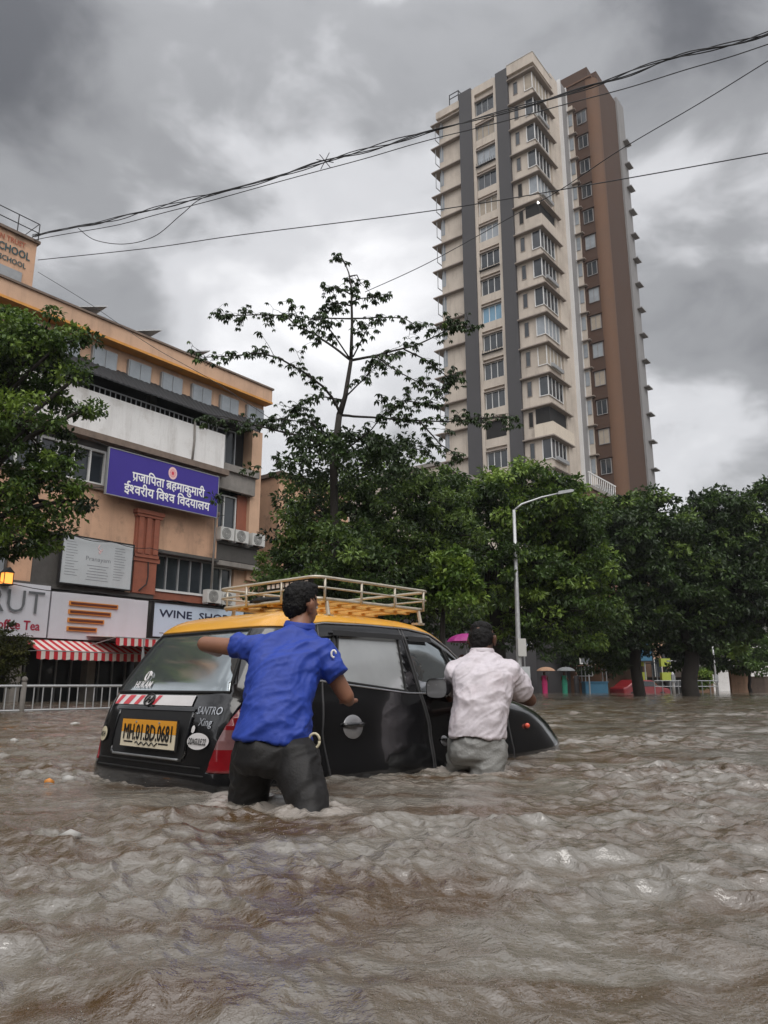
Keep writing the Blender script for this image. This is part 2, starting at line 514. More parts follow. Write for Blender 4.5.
    rr = N('ShaderNodeMapRange'); rr.inputs[1].default_value = .38; rr.inputs[2].default_value = .58
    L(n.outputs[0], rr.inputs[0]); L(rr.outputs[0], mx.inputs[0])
    at = N('ShaderNodeAttribute'); at.attribute_name = 'tint'
    fn = N('ShaderNodeTexNoise'); fn.inputs['Scale'].default_value = 22; fn.inputs['Detail'].default_value = 6; fn.inputs['Roughness'].default_value = .7
    L(tcn.outputs['Object'], fn.inputs[0])
    fm = N('ShaderNodeMath'); fm.operation = 'MULTIPLY_ADD'; L(fn.outputs[0], fm.inputs[0]); fm.inputs[1].default_value = 1.4
    L(at.outputs['Fac'], fm.inputs[2])
    fr = N('ShaderNodeMapRange'); fr.inputs[1].default_value = 1.22; fr.inputs[2].default_value = 1.6; fr.inputs[4].default_value = .75
    L(fm.outputs[0], fr.inputs[0])
    mf = N('ShaderNodeMix'); mf.data_type = 'RGBA'; mf.inputs[7].default_value = (.42, .38, .34, 1)
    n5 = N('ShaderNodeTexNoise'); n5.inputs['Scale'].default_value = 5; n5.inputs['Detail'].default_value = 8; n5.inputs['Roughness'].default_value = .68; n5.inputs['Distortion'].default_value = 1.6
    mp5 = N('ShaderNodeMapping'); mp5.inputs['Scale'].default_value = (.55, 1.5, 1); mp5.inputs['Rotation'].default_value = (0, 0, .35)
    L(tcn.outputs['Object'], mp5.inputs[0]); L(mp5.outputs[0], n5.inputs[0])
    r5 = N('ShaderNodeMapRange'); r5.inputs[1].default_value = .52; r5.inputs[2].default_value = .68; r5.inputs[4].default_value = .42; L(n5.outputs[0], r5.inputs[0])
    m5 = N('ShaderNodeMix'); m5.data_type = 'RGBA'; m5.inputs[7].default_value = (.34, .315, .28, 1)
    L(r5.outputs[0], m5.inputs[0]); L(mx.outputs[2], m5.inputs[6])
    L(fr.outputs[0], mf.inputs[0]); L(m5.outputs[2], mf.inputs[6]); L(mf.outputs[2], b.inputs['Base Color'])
    # ripples and the pitting of the rain
    n3 = N('ShaderNodeTexNoise'); n3.inputs['Scale'].default_value = 34; n3.inputs['Detail'].default_value = 3; n3.inputs['Roughness'].default_value = .6
    n3.inputs['Distortion'].default_value = .15
    mp2 = N('ShaderNodeMapping'); mp2.inputs['Scale'].default_value = (1, 1.15, 1)
    L(tcn.outputs['Object'], mp2.inputs[0]); L(mp2.outputs[0], n3.inputs[0])
    vo = N('ShaderNodeTexVoronoi'); vo.inputs['Scale'].default_value = 16; vo.feature = 'F1'
    L(tcn.outputs['Object'], vo.inputs[0])
    ring = N('ShaderNodeMath'); ring.operation = 'MULTIPLY'; L(vo.outputs['Distance'], ring.inputs[0]); ring.inputs[1].default_value = 26
    sn = N('ShaderNodeMath'); sn.operation = 'SINE'; L(ring.outputs[0], sn.inputs[0])
    ex = N('ShaderNodeMapRange'); L(vo.outputs['Distance'], ex.inputs[0]); ex.inputs[1].default_value = .0; ex.inputs[2].default_value = .42
    ex.inputs[3].default_value = .055; ex.inputs[4].default_value = 0
    rg = N('ShaderNodeMath'); rg.operation = 'MULTIPLY'; L(sn.outputs[0], rg.inputs[0]); L(ex.outputs[0], rg.inputs[1])
    hh = N('ShaderNodeMath'); hh.operation = 'ADD'; L(n3.outputs[0], hh.inputs[0]); L(rg.outputs[0], hh.inputs[1])
    bp = N('ShaderNodeBump'); bp.inputs['Strength'].default_value = .7; bp.inputs['Distance'].default_value = .011
    L(hh.outputs[0], bp.inputs['Height']); L(bp.outputs[0], b.inputs['Normal'])
    tint = np.append(foam.ravel(), 0)
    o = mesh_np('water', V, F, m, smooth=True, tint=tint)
    tag(o, kind='structure')
    # small cap under the camera
    return o
make_water()

# ------------------------------------------------------------------ left building (local x along the street, y into the block)
FROT = R(52)
FO = Vector((-10.22, 26.2, 0))
bl = empty('school_building', FO, FROT)
tag(bl, 'long peach and orange building with shops at street level, left of the taxi', 'building')
S0, S1, SE = -16.0, 5.25, 7.85
DEP = 12.0
def bx(name, m, dims, parent=bl, **k):
    b_ = MB(); b_.box(*dims, **k); return b_.build(name, m, parent)
# core mass and walls
bx('wall', 'peach_wall', (S0, .25, 12.3, SE - .05, DEP, 13.3))
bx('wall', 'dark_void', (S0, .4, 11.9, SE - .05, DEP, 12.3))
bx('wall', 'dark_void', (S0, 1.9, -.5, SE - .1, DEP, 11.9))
# parapet and its saffron band, corner kick
bx('parapet', 'peach_wall', (S0, -.25, 13.3, SE, DEP, 13.88))
bx('parapet_coping', 'brown_concrete', (S0 - .1, -.32, 13.88, SE + .06, DEP, 13.96))
bx('saffron_band', 'saffron_trim', (S0, -.285, 13.19, SE + .02, .24, 13.285))
# attic windows between short piers
x = -7.0
i = 0
while x < SE - .6:
    w_ = MB(); w_.box(x, .10, 12.1, x + 1.02, .245, 12.93); f_ = w_.build('window', 'grey_metal', bl)
    w_ = MB()
    for k in range(2): w_.box(x + .05 + k * .48, .07, 12.15, x + .49 + k * .48, .096, 12.88)
    w_.build('pane', 'pale_glass', f_)
    x += 1.52
# sunshade roof: dark corrugated sheet sloping out
aw = MB()
n = int((SE - 1.0 + 9) / .12)
for k in range(n):
    xa = -9 + k * .12
    z_ = .025 if k % 2 else 0
    aw.add([(xa, .2, 12.33 + z_), (xa + .12, .2, 12.33 - z_ + .025), (xa + .12, -.62, 11.50 - z_ + .025), (xa, -.62, 11.50 + z_),
            (xa, .2, 12.28 + z_), (xa + .12, .2, 12.28 - z_), (xa + .12, -.62, 11.45 - z_), (xa, -.62, 11.45 + z_)],
           [(0, 1, 2, 3), (4, 7, 6, 5), (3, 2, 6, 7), (0, 4, 5, 1)])
aw.build('sunshade', 'corrugated', bl)
# third floor: open dark gallery with mesh above the white parapet wall
gb = MB()
for k in range(64): gb.box(-9 + k * .22, -.12, 11.0, -8.97 + k * .22, -.09, 11.28)
gb.box(-9, -.13, 11.26, S1, -.08, 11.30)
gb.build('gallery_railing', 'grey_metal', bl)
bx('gallery_wall', 'white_wall', (-9, -.22, 9.45, S1, .0, 11.0))
for k in range(5): bx('gallery_column', 'dark_concrete', (-7.5 + k * 3.1, .3, 11.0, -7.2 + k * 3.1, .6, 11.9))
bx('ledge', 'brown_concrete', (-9, -.42, 9.18, S1 + .15, .3, 9.42))
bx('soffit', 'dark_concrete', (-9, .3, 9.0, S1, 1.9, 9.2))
# second floor window band behind the blue sign
for xx in (-7.8, -5.2, -2.55, .0, 2.6):
    fr_ = MB()
    fr_.box(xx, .02, 7.62, xx + 2.5, .12, 7.70); fr_.box(xx, .02, 8.86, xx + 2.5, .12, 8.95)
    for q in (0, .62, 1.24, 1.86, 2.44): fr_.box(xx + q, .02, 7.70, xx + q + .06, .12, 8.86)
    w_ = fr_.build('window', 'white_frame', bl)
    p_ = MB(); p_.box(xx + .02, .13, 7.64, xx + 2.48, .16, 8.93); p_.build('pane', 'window_glass', w_)
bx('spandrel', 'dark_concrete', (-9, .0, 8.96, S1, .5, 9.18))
bx('sill_band', 'brown_concrete', (-9, -.14, 7.42, S1, .28, 7.6))
bx('wall', 'orange_wall', (-9, -.03, 5.62, S1, .5, 7.42))
bx('ledge', 'dark_concrete', (-9, -.16, 5.5, S1 + .05, .3, 5.62))
bx('wall', 'orange_wall', (1.15, -.02, 3.85, 2.35, .5, 5.5))
bx('wall', 'orange_wall', (-3.1, -.02, 3.85, -2.4, .5, 5.5))
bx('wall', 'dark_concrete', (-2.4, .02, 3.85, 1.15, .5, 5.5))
bx('wall', 'orange_wall', (-9, -.02, 3.85, -5.0, .5, 5.5))
# pilaster
pl = MB()
pl.box(1.22, -.20, 5.05, 2.42, .0, 5.2); pl.box(1.30, -.24, 5.2, 2.34, .0, 5.32)
for k in range(3): pl.box(1.38 + k * .34, -.26, 5.34, 1.58 + k * .34, .0, 6.72)
pl.box(1.32, -.17, 5.32, 2.34, -.04, 6.72)
pl.box(1.28, -.27, 6.74, 2.38, .0, 6.84); pl.box(1.22, -.31, 6.85, 2.44, .0, 7.0)
pl.box(1.35, -.16, 3.86, 2.32, -.03, 5.04)
pl.build('pilaster', 'terracotta', bl)
pp = MB()
pp.tube([(1.9, -.22, 5.05), (1.92, -.24, 4.5), (1.86, -.26, 4.2), (1.6, -.2, 3.95)], .025)
pp.build('drain_pipe', 'black_matte', bl)
# first floor window bands
def window_band(x0, x1, z0, z1, nmull, yy=.3, frame='white_frame', glass='window_glass', parent=bl):
    f = MB(); t = .05
    f.box(x0, yy, z0, x1, yy + .08, z0 + t); f.box(x0, yy, z1 - t, x1, yy + .08, z1)
    for k in range(nmull + 1):
        xx = x0 + (x1 - x0 - t) * k / nmull
        f.box(xx, yy, z0 + t, xx + t, yy + .08, z1 - t)
    o = f.build('window', frame, parent)
    g = MB(); g.box(x0, yy + .09, z0, x1, yy + .11, z1); g.build('pane', glass, o)
    return o
window_band(2.4, 5.3, 4.1, 5.48, 5, .15, 'grey_metal')
window_band(-4.95, -3.15, 4.0, 5.48, 3, .12, 'dark_concrete', 'pale_glass')
bx('sill', 'white_frame', (2.4, -.1, 4.02, 5.3, .14, 4.1))
bx('wall', 'terracotta', (2.3, -.05, 3.72, S1 + .3, .5, 4.02))
for q_, (xs_, za, zb) in enumerate(((-2.75, 5.6, 9.1), (4.9, 3.9, 9.1), (-5.6, 3.8, 7.3), (3.6, 9.4, 11.2))):
    pp = MB(); pp.tube([(xs_, -.26, zb), (xs_ + .03, -.27, (za + zb) / 2), (xs_ - .02, -.26, za)], .045, 8); pp.build('drain_pipe', 'concrete' if q_ % 2 else 'black_matte', bl, True)
for q_, (xa, xb, z_, sg_) in enumerate(((-6, 5.2, 7.46, .16), (-4, 2.3, 5.58, .10), (-8, 5.2, 3.74, .14), (-1, 5.2, 9.12, .1))):
    pp = MB(); pp.tube([(xa + (xb - xa) * i_ / 24, -.46, z_ - sg_ * abs(math.sin(i_ * .52 + q_)) - .03) for i_ in range(25)], .014, 5); pp.build('wiring', 'black_matte', bl)
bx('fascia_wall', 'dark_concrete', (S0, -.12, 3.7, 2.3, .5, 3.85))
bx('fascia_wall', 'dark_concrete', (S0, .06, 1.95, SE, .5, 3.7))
# ground floor: dark shop interiors between columns
for xx in (-8.2, -5.5, -2.6, .0, 2.1, 5.0):
    bx('column', 'concrete', (xx, .1, -.5, xx + .3, .5, 1.95))
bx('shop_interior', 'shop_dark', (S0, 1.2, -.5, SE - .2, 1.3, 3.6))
for xx in (-4.9, -1.9, .8, 3.0):
    window_band(xx, xx + 1.7, -.3, 1.9, 3, .75, 'grey_metal')
# right recessed bay, 5.25 .. 7.85
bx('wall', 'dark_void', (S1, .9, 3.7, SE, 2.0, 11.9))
bx('wall', 'peach_wall', (SE - .6, .30, 5.0, SE, 2, 11.9))
bx('balcony_slab', 'concrete', (S1, -.05, 9.55, SE - .4, 1.2, 9.85))
bx('balcony_wall', 'concrete', (S1 + .02, .1, 8.75, SE - .5, .3, 9.54))
bx('wall', 'terracotta', (SE - 1.15, .5, 6.95, SE - .6, 1.2, 8.75))
bx('balcony_wall', 'dark_concrete', (S1, .0, 5.65, SE - .3, .3, 6.3))
bx('balcony_slab', 'dark_concrete', (S1, -.1, 6.32, SE - .3, 1.0, 6.42))
window_band(S1 + .05, S1 + 1.4, 6.95, 8.6, 2, .5)
window_band(S1 + .05, S1 + 1.2, 9.9, 11.6, 2, .5, 'grey_metal')
window_band(S1 + .2, S1 + 1.3, 4.05, 5.4, 2, .5)
bx('balcony_slab', 'concrete', (S1, -.02, 5.42, SE, 1.0, 5.62))
bx('wall', 'peach_wall', (SE - 1.2, .45, 3.7, SE, 1.2, 5.4))
# ventilator hoods / tin sheets on the roof edge
for k, xx in enumerate((-.9, 1.5, 3.9)):
    h_ = MB(); h_.add([(xx - 1.3, .2, 14.0), (xx, -.6, 14.32), (xx + .1, 1.2, 14.32), (xx - 1.2, 1.6, 14.0),
                       (xx - 1.3, .2, 13.97), (xx, -.6, 14.27), (xx + .1, 1.2, 14.27), (xx - 1.2, 1.6, 13.97)],
                      [(0, 1, 2, 3), (7, 6, 5, 4), (0, 4, 5, 1), (1, 5, 6, 2), (2, 6, 7, 3), (3, 7, 4, 0)])
    h_.box(xx - .35, .3, 13.9, xx - .3, .35, 14.2)
    h_.build('roof_sheet', 'grey_metal', bl)
# rooftop block with painted school name
sch = empty('rooftop_block', FO, FROT)
tag(sch, 'peach rooftop block with painted school lettering and a thin railing on top, upper left edge', 'rooftop block')
b_ = MB(); b_.box(-9.5, -.1, 13.9, -3.5, 4, 15.75); b_.build('wall', 'orange_wall', sch)
b_ = MB(); b_.box(-9.6, -.2, 15.75, -3.42, 4.1, 15.85); b_.build('coping', 'brown_concrete', sch)
b_ = MB()
for k in range(9): b_.tube([(-9.4 + k * .74, -.1, 15.85), (-9.4 + k * .74, -.1, 16.55)], .018, 6)
for z_ in (16.2, 16.55): b_.tube([(-9.4, -.1, z_), (-3.5, -.1, z_), (-3.5, 3.8, z_)], .018, 6)
b_.build('railing', 'black_matte', sch)
b_ = MB(); b_.box(-6.2, -.14, 14.05, -3.9, -.1, 14.42); b_.build('grille', 'grey_metal', sch)
b_ = MB()
fsch = lambda x, y: (x, -.125, y)
put_text(b_, 'EDUCATION TRUST', fsch, .27, x=-5.85, y=15.38, weight=.006, width=1.95)
b_.build('lettering', mat('letter_rust', (.36, .10, .05), .7, 0), sch)
b_ = MB()
put_text(b_, 'HIGH SCHOOL', fsch, .40, x=-5.75, y=14.98, weight=.010, width=2.05)
b_.build('lettering', mat('letter_teal', (.03, .07, .08), .7, 0), sch)
b_ = MB()
put_text(b_, 'NATIONAL SCHOOL', fsch, .27, x=-5.95, y=14.62, weight=.007, width=2.15)
b_.build('lettering', mat('letter_teal', (.03, .07, .08), .7, 0), sch)

# annex behind the young tree
an = empty('annex_building', FO, FROT)
tag(an, 'orange stained building partly hidden behind the young tree, right of the school building', 'building')
b_ = MB(); b_.box(SE + 2.3, 1.5, -.5, SE + 7.5, 10, 10.6); b_.build('wall', 'orange_wall', an)
b_ = MB(); b_.box(SE + 2.2, 1.3, 10.6, SE + 7.6, 10, 10.8); b_.build('coping', 'brown_concrete', an)
for z_ in (2.4, 5.2, 8.0):
    for xx in (SE + 2.8, SE + 5.3):
        window_band(xx, xx + 1.4, z_, z_ + 1.5, 3, 1.36, parent=an)

# air conditioners
def make_ac():
    r_ = empty('air_conditioner', (0, 0, 0))
    b_ = MB(); b_.box(-.36, -.3, 0, .36, 0, .52); c_ = b_.build('casing', 'ac_white', r_)
    g_ = MB()
    for q in range(4):
        rad = .06 + q * .055
        g_.tube([(-.06 + rad * math.cos(a * math.pi / 8), -.312, .26 + rad * math.sin(a * math.pi / 8)) for a in range(17)], .008, 5)
    g_.lathe([(.23, -.01), (.23, .0)], (0, 0, 0), 20)
    g_.build('fan_grille', 'black_matte', r_)
    for xx_ in (-.34, .30):
        b_ = MB(); b_.box(xx_, -.28, -.06, xx_ + .04, 0, -.001); b_.build('bracket', 'grey_metal', r_)
    return r_
ac_labels = ['white air conditioner nearest the blue sign, leftmost on the balcony ledge',
             'white air conditioner with a dark round fan, between the other two on the balcony ledge',
             'white air conditioner at the corner, half behind leaves, rightmost on the balcony ledge',
             'lower air conditioner under the first floor windows, above the taxi rear',
             'small air conditioner beside the lower one, right above the taxi roof rack']
FM = Matrix.Translation(FO) @ Matrix.Rotation(FROT, 4, 'Z')
proto = None
for k, (xx, yy, zz) in enumerate(((5.55, -.03, 6.45), (6.35, -.03, 6.45), (7.3, -.03, 6.45), (4.9, -.2, 3.75), (5.8, -.02, 3.75))):
    o = make_ac() if proto is None else copy_tree(proto)
    proto = proto or o
    o.location = FM @ Vector((xx, yy, zz)); o.rotation_euler = (0, 0, FROT)
    tag(o, ac_labels[k], 'air conditioner', 'air conditioners on the school building')

# ------------------------------------------------------------------ signs on the facade
def fsign(name, label, x0, x1, z0, z1, y, face, frame='grey_metal', th=.12, rim=.04):
    r_ = empty(name, FM @ Vector(((x0 + x1) / 2, y, z0)), FROT)
    tag(r_, label, 'sign')
    w = (x1 - x0) / 2; h = z1 - z0
    b_ = MB(); b_.box(-w, -th, 0, w, 0, h); b_.build('board', face, r_)
    if rim:
        b_ = MB()
        b_.box(-w - rim, -th - .02, -rim, w + rim, .0, -.003); b_.box(-w - rim, -th - .02, h + .003, w + rim, 0, h + rim)
        b_.box(-w - rim, -th - .02, 0, -w - .003, 0, h); b_.box(w + .003, -th - .02, 0, w + rim, 0, h)
        b_.build('frame', frame, r_)
    return r_
sb = fsign('signboard', 'large blue signboard with two lines of white Devanagari and a red round emblem', -.3, 4.7, 7.22, 8.92, -.5, 'sign_blue', 'grey_metal', .1, .03)
FD = lambda x, y: (x, -.106, y)

def devanagari(mb, chunks, size, width, cx, y, weight=.011):
    """chunks: (glyphs, crop, subjoined r); glyphs keep the font's own advances, chunks are joined on the head line"""
    xs = 0; parts = []
    for g, crop, rakar in chunks:
        if g == ' ':
            xs += .26 * size; continue
        vs, fs = text_geo(g, size, 0, 1.0, crop)
        x0 = min(v[0] for v in vs); x1 = max(v[0] for v in vs)
        parts.append(([(v[0] - x0 + xs, v[1]) for v in vs], fs))
        if rakar:
            w = x1 - x0
            a = (xs + w * .12, .02 * size); b = (xs + w * .70, .24 * size); t = .04 * size
            parts.append(([(a[0], a[1] - t), (a[0] + t, a[1] - t), (b[0] + t, b[1]), (b[0] - t, b[1] + t)], [(0, 1, 2, 3)]))
        xs += (x1 - x0) * .985
    k = width / xs
    e = weight
    for i, (dx, dy) in enumerate(((0, 0), (e, 0), (-e, 0), (0, e), (0, -e))):
        for vs, fs in parts:
            mb.add([Vector(FD(v[0] * k + cx - width / 2 + dx, v[1] + y + dy)) + Vector((0, -.0006 * i, 0)) for v in vs], fs)
T = MB()
I_ = '\u093f'
devanagari(T, [('प', None, 1), ('जा' + I_ + 'पता', None, 0), (' ', 0, 0), ('ब', None, 1), ('हमाकुमारी', None, 0)], .50, 3.3, .15, .70)
devanagari(T, [('ई', None, 0), ('श', .70, 0), ('वरीय', None, 0), (' ', 0, 0), (I_ + 'व', None, 0), ('श', .70, 0), ('व', None, 0), (' ', 0, 0),
               (I_ + 'वद', None, 0), ('यालय', None, 0)], .50, 3.9, .15, .19)
T.build('lettering', 'letter_white', sb)
E_ = MB()
def ell(mb, cx, cy, rx, ry, fn, n=24, mi=0):
    mb.add([fn(cx + rx * math.cos(2 * math.pi * k / n), cy + ry * math.sin(2 * math.pi * k / n)) for k in range(n)], [tuple(range(n))], mi)
ell(E_, .25, 1.36, .2, .25, FD)
em = E_.build('emblem', 'emblem_pink', sb)
E_ = MB(); FD2 = lambda x, y: (x, -.110, y)
for k in range(16):
    a = 2 * math.pi * k / 16
    c_, s_ = math.cos(a), math.sin(a)
    E_.add([FD2(.25 + .14 * c_ - .012 * s_, 1.36 + .17 * s_ + .012 * c_), FD2(.25 + .14 * c_ + .012 * s_, 1.36 + .17 * s_ - .012 * c_), FD2(.25 + .05 * c_, 1.36 + .06 * s_)], [(0, 1, 2)])
ell(E_, .25, 1.36, .06, .075, FD2)
E_.build('emblem_rays', 'emblem_red', em)

def sgn(r_, z_off=0): return lambda x, y: (x, -.126, y)
st = sgn(None)
b1 = fsign('signboard', 'pale grey notice board with small print, left of the terracotta pilaster', -1.55, 1.15, 3.92, 5.55, -.2, 'sign_grey', 'black_matte')
T = MB(); put_text(T, 'Pranayam', st, .22, cx=0, y=.86, width=.95); T.build('lettering', 'letter_soft', b1)
T = MB()
rng = random.Random(3)
for side in (-1, 1):
    for k in range(13):
        w = rng.uniform(.28, .5); x0 = -1.22 if side < 0 else .62
        T.box(x0, -.124, 1.42 - k * .095, x0 + w, -.122, 1.438 - k * .095)
for k in range(6):
    w = rng.uniform(.2, .45); T.box(-w, -.124, .68 - k * .1, w, -.122, .70 - k * .1)
T.build('small_print', 'letter_soft', b1)
T = MB(); T.tube([(.0 + .09 * math.sin(a * .5) * (1 - a / 16), -.128, 1.15 + a * .022) for a in range(15)], .012, 5)
T.tube([(.06 - .07 * math.sin(a * .5), -.128, 1.15 + a * .015) for a in range(13)], .01, 5)
T.build('symbol', 'emblem_pink', b1)

b2 = fsign('shop_sign', 'white shop fascia with four stacked orange bars above the striped awning', -1.72, 2.02, 2.05, 3.60, -.12, 'sign_white', rim=0)
for k, w in enumerate((1.85, 1.6, 1.35, 1.1)):
    T = MB(); z_ = 1.13 - k * .285
    T.box(-1.25, -.17, z_, -1.25 + w, -.121, z_ + .15); o = T.build('bar', 'bar_orange', b2)
    T = MB(); T.box(-1.20, -.178, z_ + .035, -1.30 + w, -.172, z_ + .115); T.build('inset', 'bar_brown', o)
b3 = fsign('shop_sign', 'white shop fascia with large grey letters and small red lettering, at the left edge', -9.0, -1.80, 2.05, 3.75, -.16, 'sign_white', rim=0)
T = MB()
put_text(T, 'FRUT', lambda x, y: (x, -.16 - .01, y), 1.05, x=1.15, y=.75, bold=-.004, width=2.25)
T.build('lettering', 'letter_grey', b3)
T = MB(); put_text(T, 'Coffee Tea', st, .42, x=1.75, y=.22, weight=.012, width=1.6)
T.build('lettering', 'letter_red', b3)
b4 = fsign('shop_sign', 'pale blue wine shop sign with dark capitals, just above the taxi rear window', 2.22, 6.6, 2.3, 3.55, -.22, 'sign_pale_blue', 'black_matte')
T = MB(); put_text(T, 'WINE  SHOP', st, .40, x=-1.95, y=.74, weight=.014, width=3.3)
T.build('lettering', 'letter_navy', b4)
T = MB()
for k in range(12): T.box(-1.9 + k * .3, -.124, .12, -1.72 + k * .3, -.122, .16)
T.build('small_print', 'letter_soft', b4)

# striped awnings
def stripes(name, ca, cb, freq):
    m = bpy.data.materials.new(name); m.use_nodes = True; t = m.node_tree
    b = t.nodes['Principled BSDF']; b.inputs['Roughness'].default_value = .75
    c = t.nodes.new('ShaderNodeTexCoord'); s = t.nodes.new('ShaderNodeSeparateXYZ'); t.links.new(c.outputs['Object'], s.inputs[0])
    mu = t.nodes.new('ShaderNodeMath'); mu.operation = 'MULTIPLY'; mu.inputs[1].default_value = freq; t.links.new(s.outputs[0], mu.inputs[0])
    fr = t.nodes.new('ShaderNodeMath'); fr.operation = 'FRACT'; t.links.new(mu.outputs[0], fr.inputs[0])
    gt = t.nodes.new('ShaderNodeMath'); gt.operation = 'GREATER_THAN'; gt.inputs[1].default_value = .5; t.links.new(fr.outputs[0], gt.inputs[0])
    mx = t.nodes.new('ShaderNodeMix'); mx.data_type = 'RGBA'; mx.inputs[6].default_value = (*ca, 1); mx.inputs[7].default_value = (*cb, 1)
    t.links.new(gt.outputs[0], mx.inputs[0]); t.links.new(mx.outputs[2], b.inputs['Base Color'])
    return m
M['stripe'] = stripes('red_white_stripes', (.50, .02, .03), (.66, .60, .56), 3.6)
def awning(label, x0, x1, zt, zb, depth, pole=None):
    r_ = empty('awning', FM @ Vector((x0, -.15, 0)), FROT); tag(r_, label, 'awning', 'striped awnings over the shops')
    L_ = x1 - x0
    b_ = MB()
    b_.add([(0, 0, zt), (L_, 0, zt), (L_, -depth, zb), (0, -depth, zb), (0, 0, zt - .03), (L_, 0, zt - .03), (L_, -depth, zb - .03), (0, -depth, zb - .03)],
           [(0, 3, 2, 1), (4, 5, 6, 7), (0, 1, 5, 4), (1, 2, 6, 5), (3, 0, 4, 7)])
    b_.build('canopy', 'stripe', r_)
    # scalloped valance
    v = MB(); n_ = int(L_ / .07)
    for k in range(n_):
        xa, xb = L_ * k / n_, L_ * (k + 1) / n_
        za = zb - .27 - .03 * abs(math.sin(xa * 3.6 * math.pi)); zc = zb - .27 - .03 * abs(math.sin(xb * 3.6 * math.pi))
        v.add([(xa, -depth - .004, zb - .002), (xb, -depth - .004, zb - .002), (xb, -depth - .02, zc), (xa, -depth - .02, za)], [(0, 3, 2, 1)])
        v.add([(xa, -depth + .008, zb - .035), (xb, -depth + .008, zb - .035), (xb, -depth - .008, zc), (xa, -depth - .008, za)], [(0, 1, 2, 3)])
    v.build('valance', 'stripe', r_)
    f = MB(); f.tube([(0, -depth, zb - .02), (L_, -depth, zb - .02)], .018, 6)
    for xx in (0.02, L_ - .02): f.tube([(xx, 0, zt - .4), (xx, -depth, zb - .03)], .016, 6)
    if pole is not None: f.tube([(pole, -depth, -.5), (pole, -depth, zb)], .035, 8)
    f.build('awning_frame', 'grey_metal', r_)
awning('striped red and white awning over the café, sloping low behind the fence', -2.5, 3.6, 2.0, 1.62, 1.0)
awning('higher flat striped awning on a pole, half hidden by the taxi', -.35, 4.2, 2.22, 2.1, 1.9, pole=1.05)
# wall lantern and globe lamp
ln = empty('wall_lantern', FM @ Vector((-3.35, -.42, 3.66)), FROT); tag(ln, 'small lit orange wall lantern above the white fascia at the left edge', 'lamp')
b_ = MB(); b_.box(-.13, -.13, 0, .13, .13, .34); b_.build('lamp_glass', 'lantern', ln)
b_ = MB(); b_.prism([(-.17, .35), (.17, .35), (.0, .52)], 'y', -.16, .16); b_.box(-.16, -.16, -.05, .16, .16, -.01)
for sx_ in (-.14, .14):
    for sy_ in (-.14, .14): b_.box(sx_ - .01, sy_ - .01, -.01, sx_ + .01, sy_ + .01, .35)
b_.box(-.02, .1, .15, .02, .45, .19)
b_.build('lamp_frame', 'black_matte', ln)
gl = empty('globe_lamp', FM @ Vector((.75, -2.1, .85)), FROT); tag(gl, 'round white globe lamp hanging by the awning pole, left of the taxi', 'lamp')
b_ = MB(); b_.ball((0, 0, .17), .17, 20); b_.build('globe', 'globe', gl, True)
b_ = MB(); b_.lathe([(.05, .33), (.05, .42), (.02, .45)], n=12); b_.tube([(0, 0, .4), (0, .1, 1.0), (0, .5, 1.2)], .015, 6); b_.build('fitting', 'grey_metal', gl)

# ------------------------------------------------------------------ street railing
fd = Vector((math.sin(R(38)), math.cos(R(38)), 0))
fn0 = Vector((-7.9, 15.7, 0)) - fd * 4.0
fe = empty('railing', fn0, FROT); tag(fe, 'low grey steel bar railing standing in the flood left of the taxi', 'railing')
LF = 13.0
b_ = MB(); b_.tube([(0, 0, .52), (LF, 0, .52)], .028, 8); b_.build('top_rail', 'galv', fe, True)
b_ = MB(); b_.tube([(0, 0, .02), (LF, 0, .02)], .022, 8); b_.build('bottom_rail', 'galv', fe, True)
b_ = MB()
for k in range(int(LF / .2)): b_.tube([(.1 + k * .2, 0, .0), (.1 + k * .2, 0, .5)], .014, 6)
b_.build('bars', 'galv', fe)
for k in range(5):
    b_ = MB(); b_.tube([(.02, 0, -.5), (.02, 0, .60)], .055, 10); b_.ball((.02, 0, .655), .065, 12)
    b_.build('post', 'concrete', fe, True, loc=(1.6 + k * 2.85, 0, 0))

# ------------------------------------------------------------------ the tower
TO = atY(550, 368, 65); TO.z = 0
tw = empty('apartment_tower', TO, FROT)
tag(tw, 'tall beige apartment tower with dark stripes and a brown rear wing against the cloudy sky', 'building')
def tb(name, m, *d, parent=tw):
    b_ = MB(); b_.box(*d); return b_.build(name, m, parent)
UE = 12.75
TOP = 65.45
tb('wall', 'beige', .45, .5, -.5, 4.72, 3.2, TOP - .3)            # corner block
tb('wall', 'beige', 4.0, .3, -.5, 8.3, UE - .4, TOP)             # side wall and core
tb('wall', 'beige', .62, 3.2, -.5, 4.0, UE - .45, TOP - .3)        # recessed left face
tb('dark_stripe', 'charcoal', .12, 3.2, -.5, .7, 4.62, TOP + .2)
tb('dark_stripe', 'charcoal', .12, 7.75, -.5, .7, 9.3, TOP + .2)
tb('pier', 'beige', .28, 4.63, -.5, .66, 5.0, TOP)
tb('pier', 'beige', .28, 7.4, -.5, .66, 7.74, TOP)
tb('parapet', 'beige', .1, .1, TOP - .9, 4.72, 3.19, TOP + .35)
tb('parapet', 'beige', .3, 5.01, TOP - .9, .66, 7.39, TOP + .1)
tb('parapet', 'beige', .3, 9.31, TOP - 1.3, 4.0, UE - .2, TOP - .4)
tb('coping', 'tower_white', .05, .05, TOP + .36, 4.75, 3.22, TOP + .42)
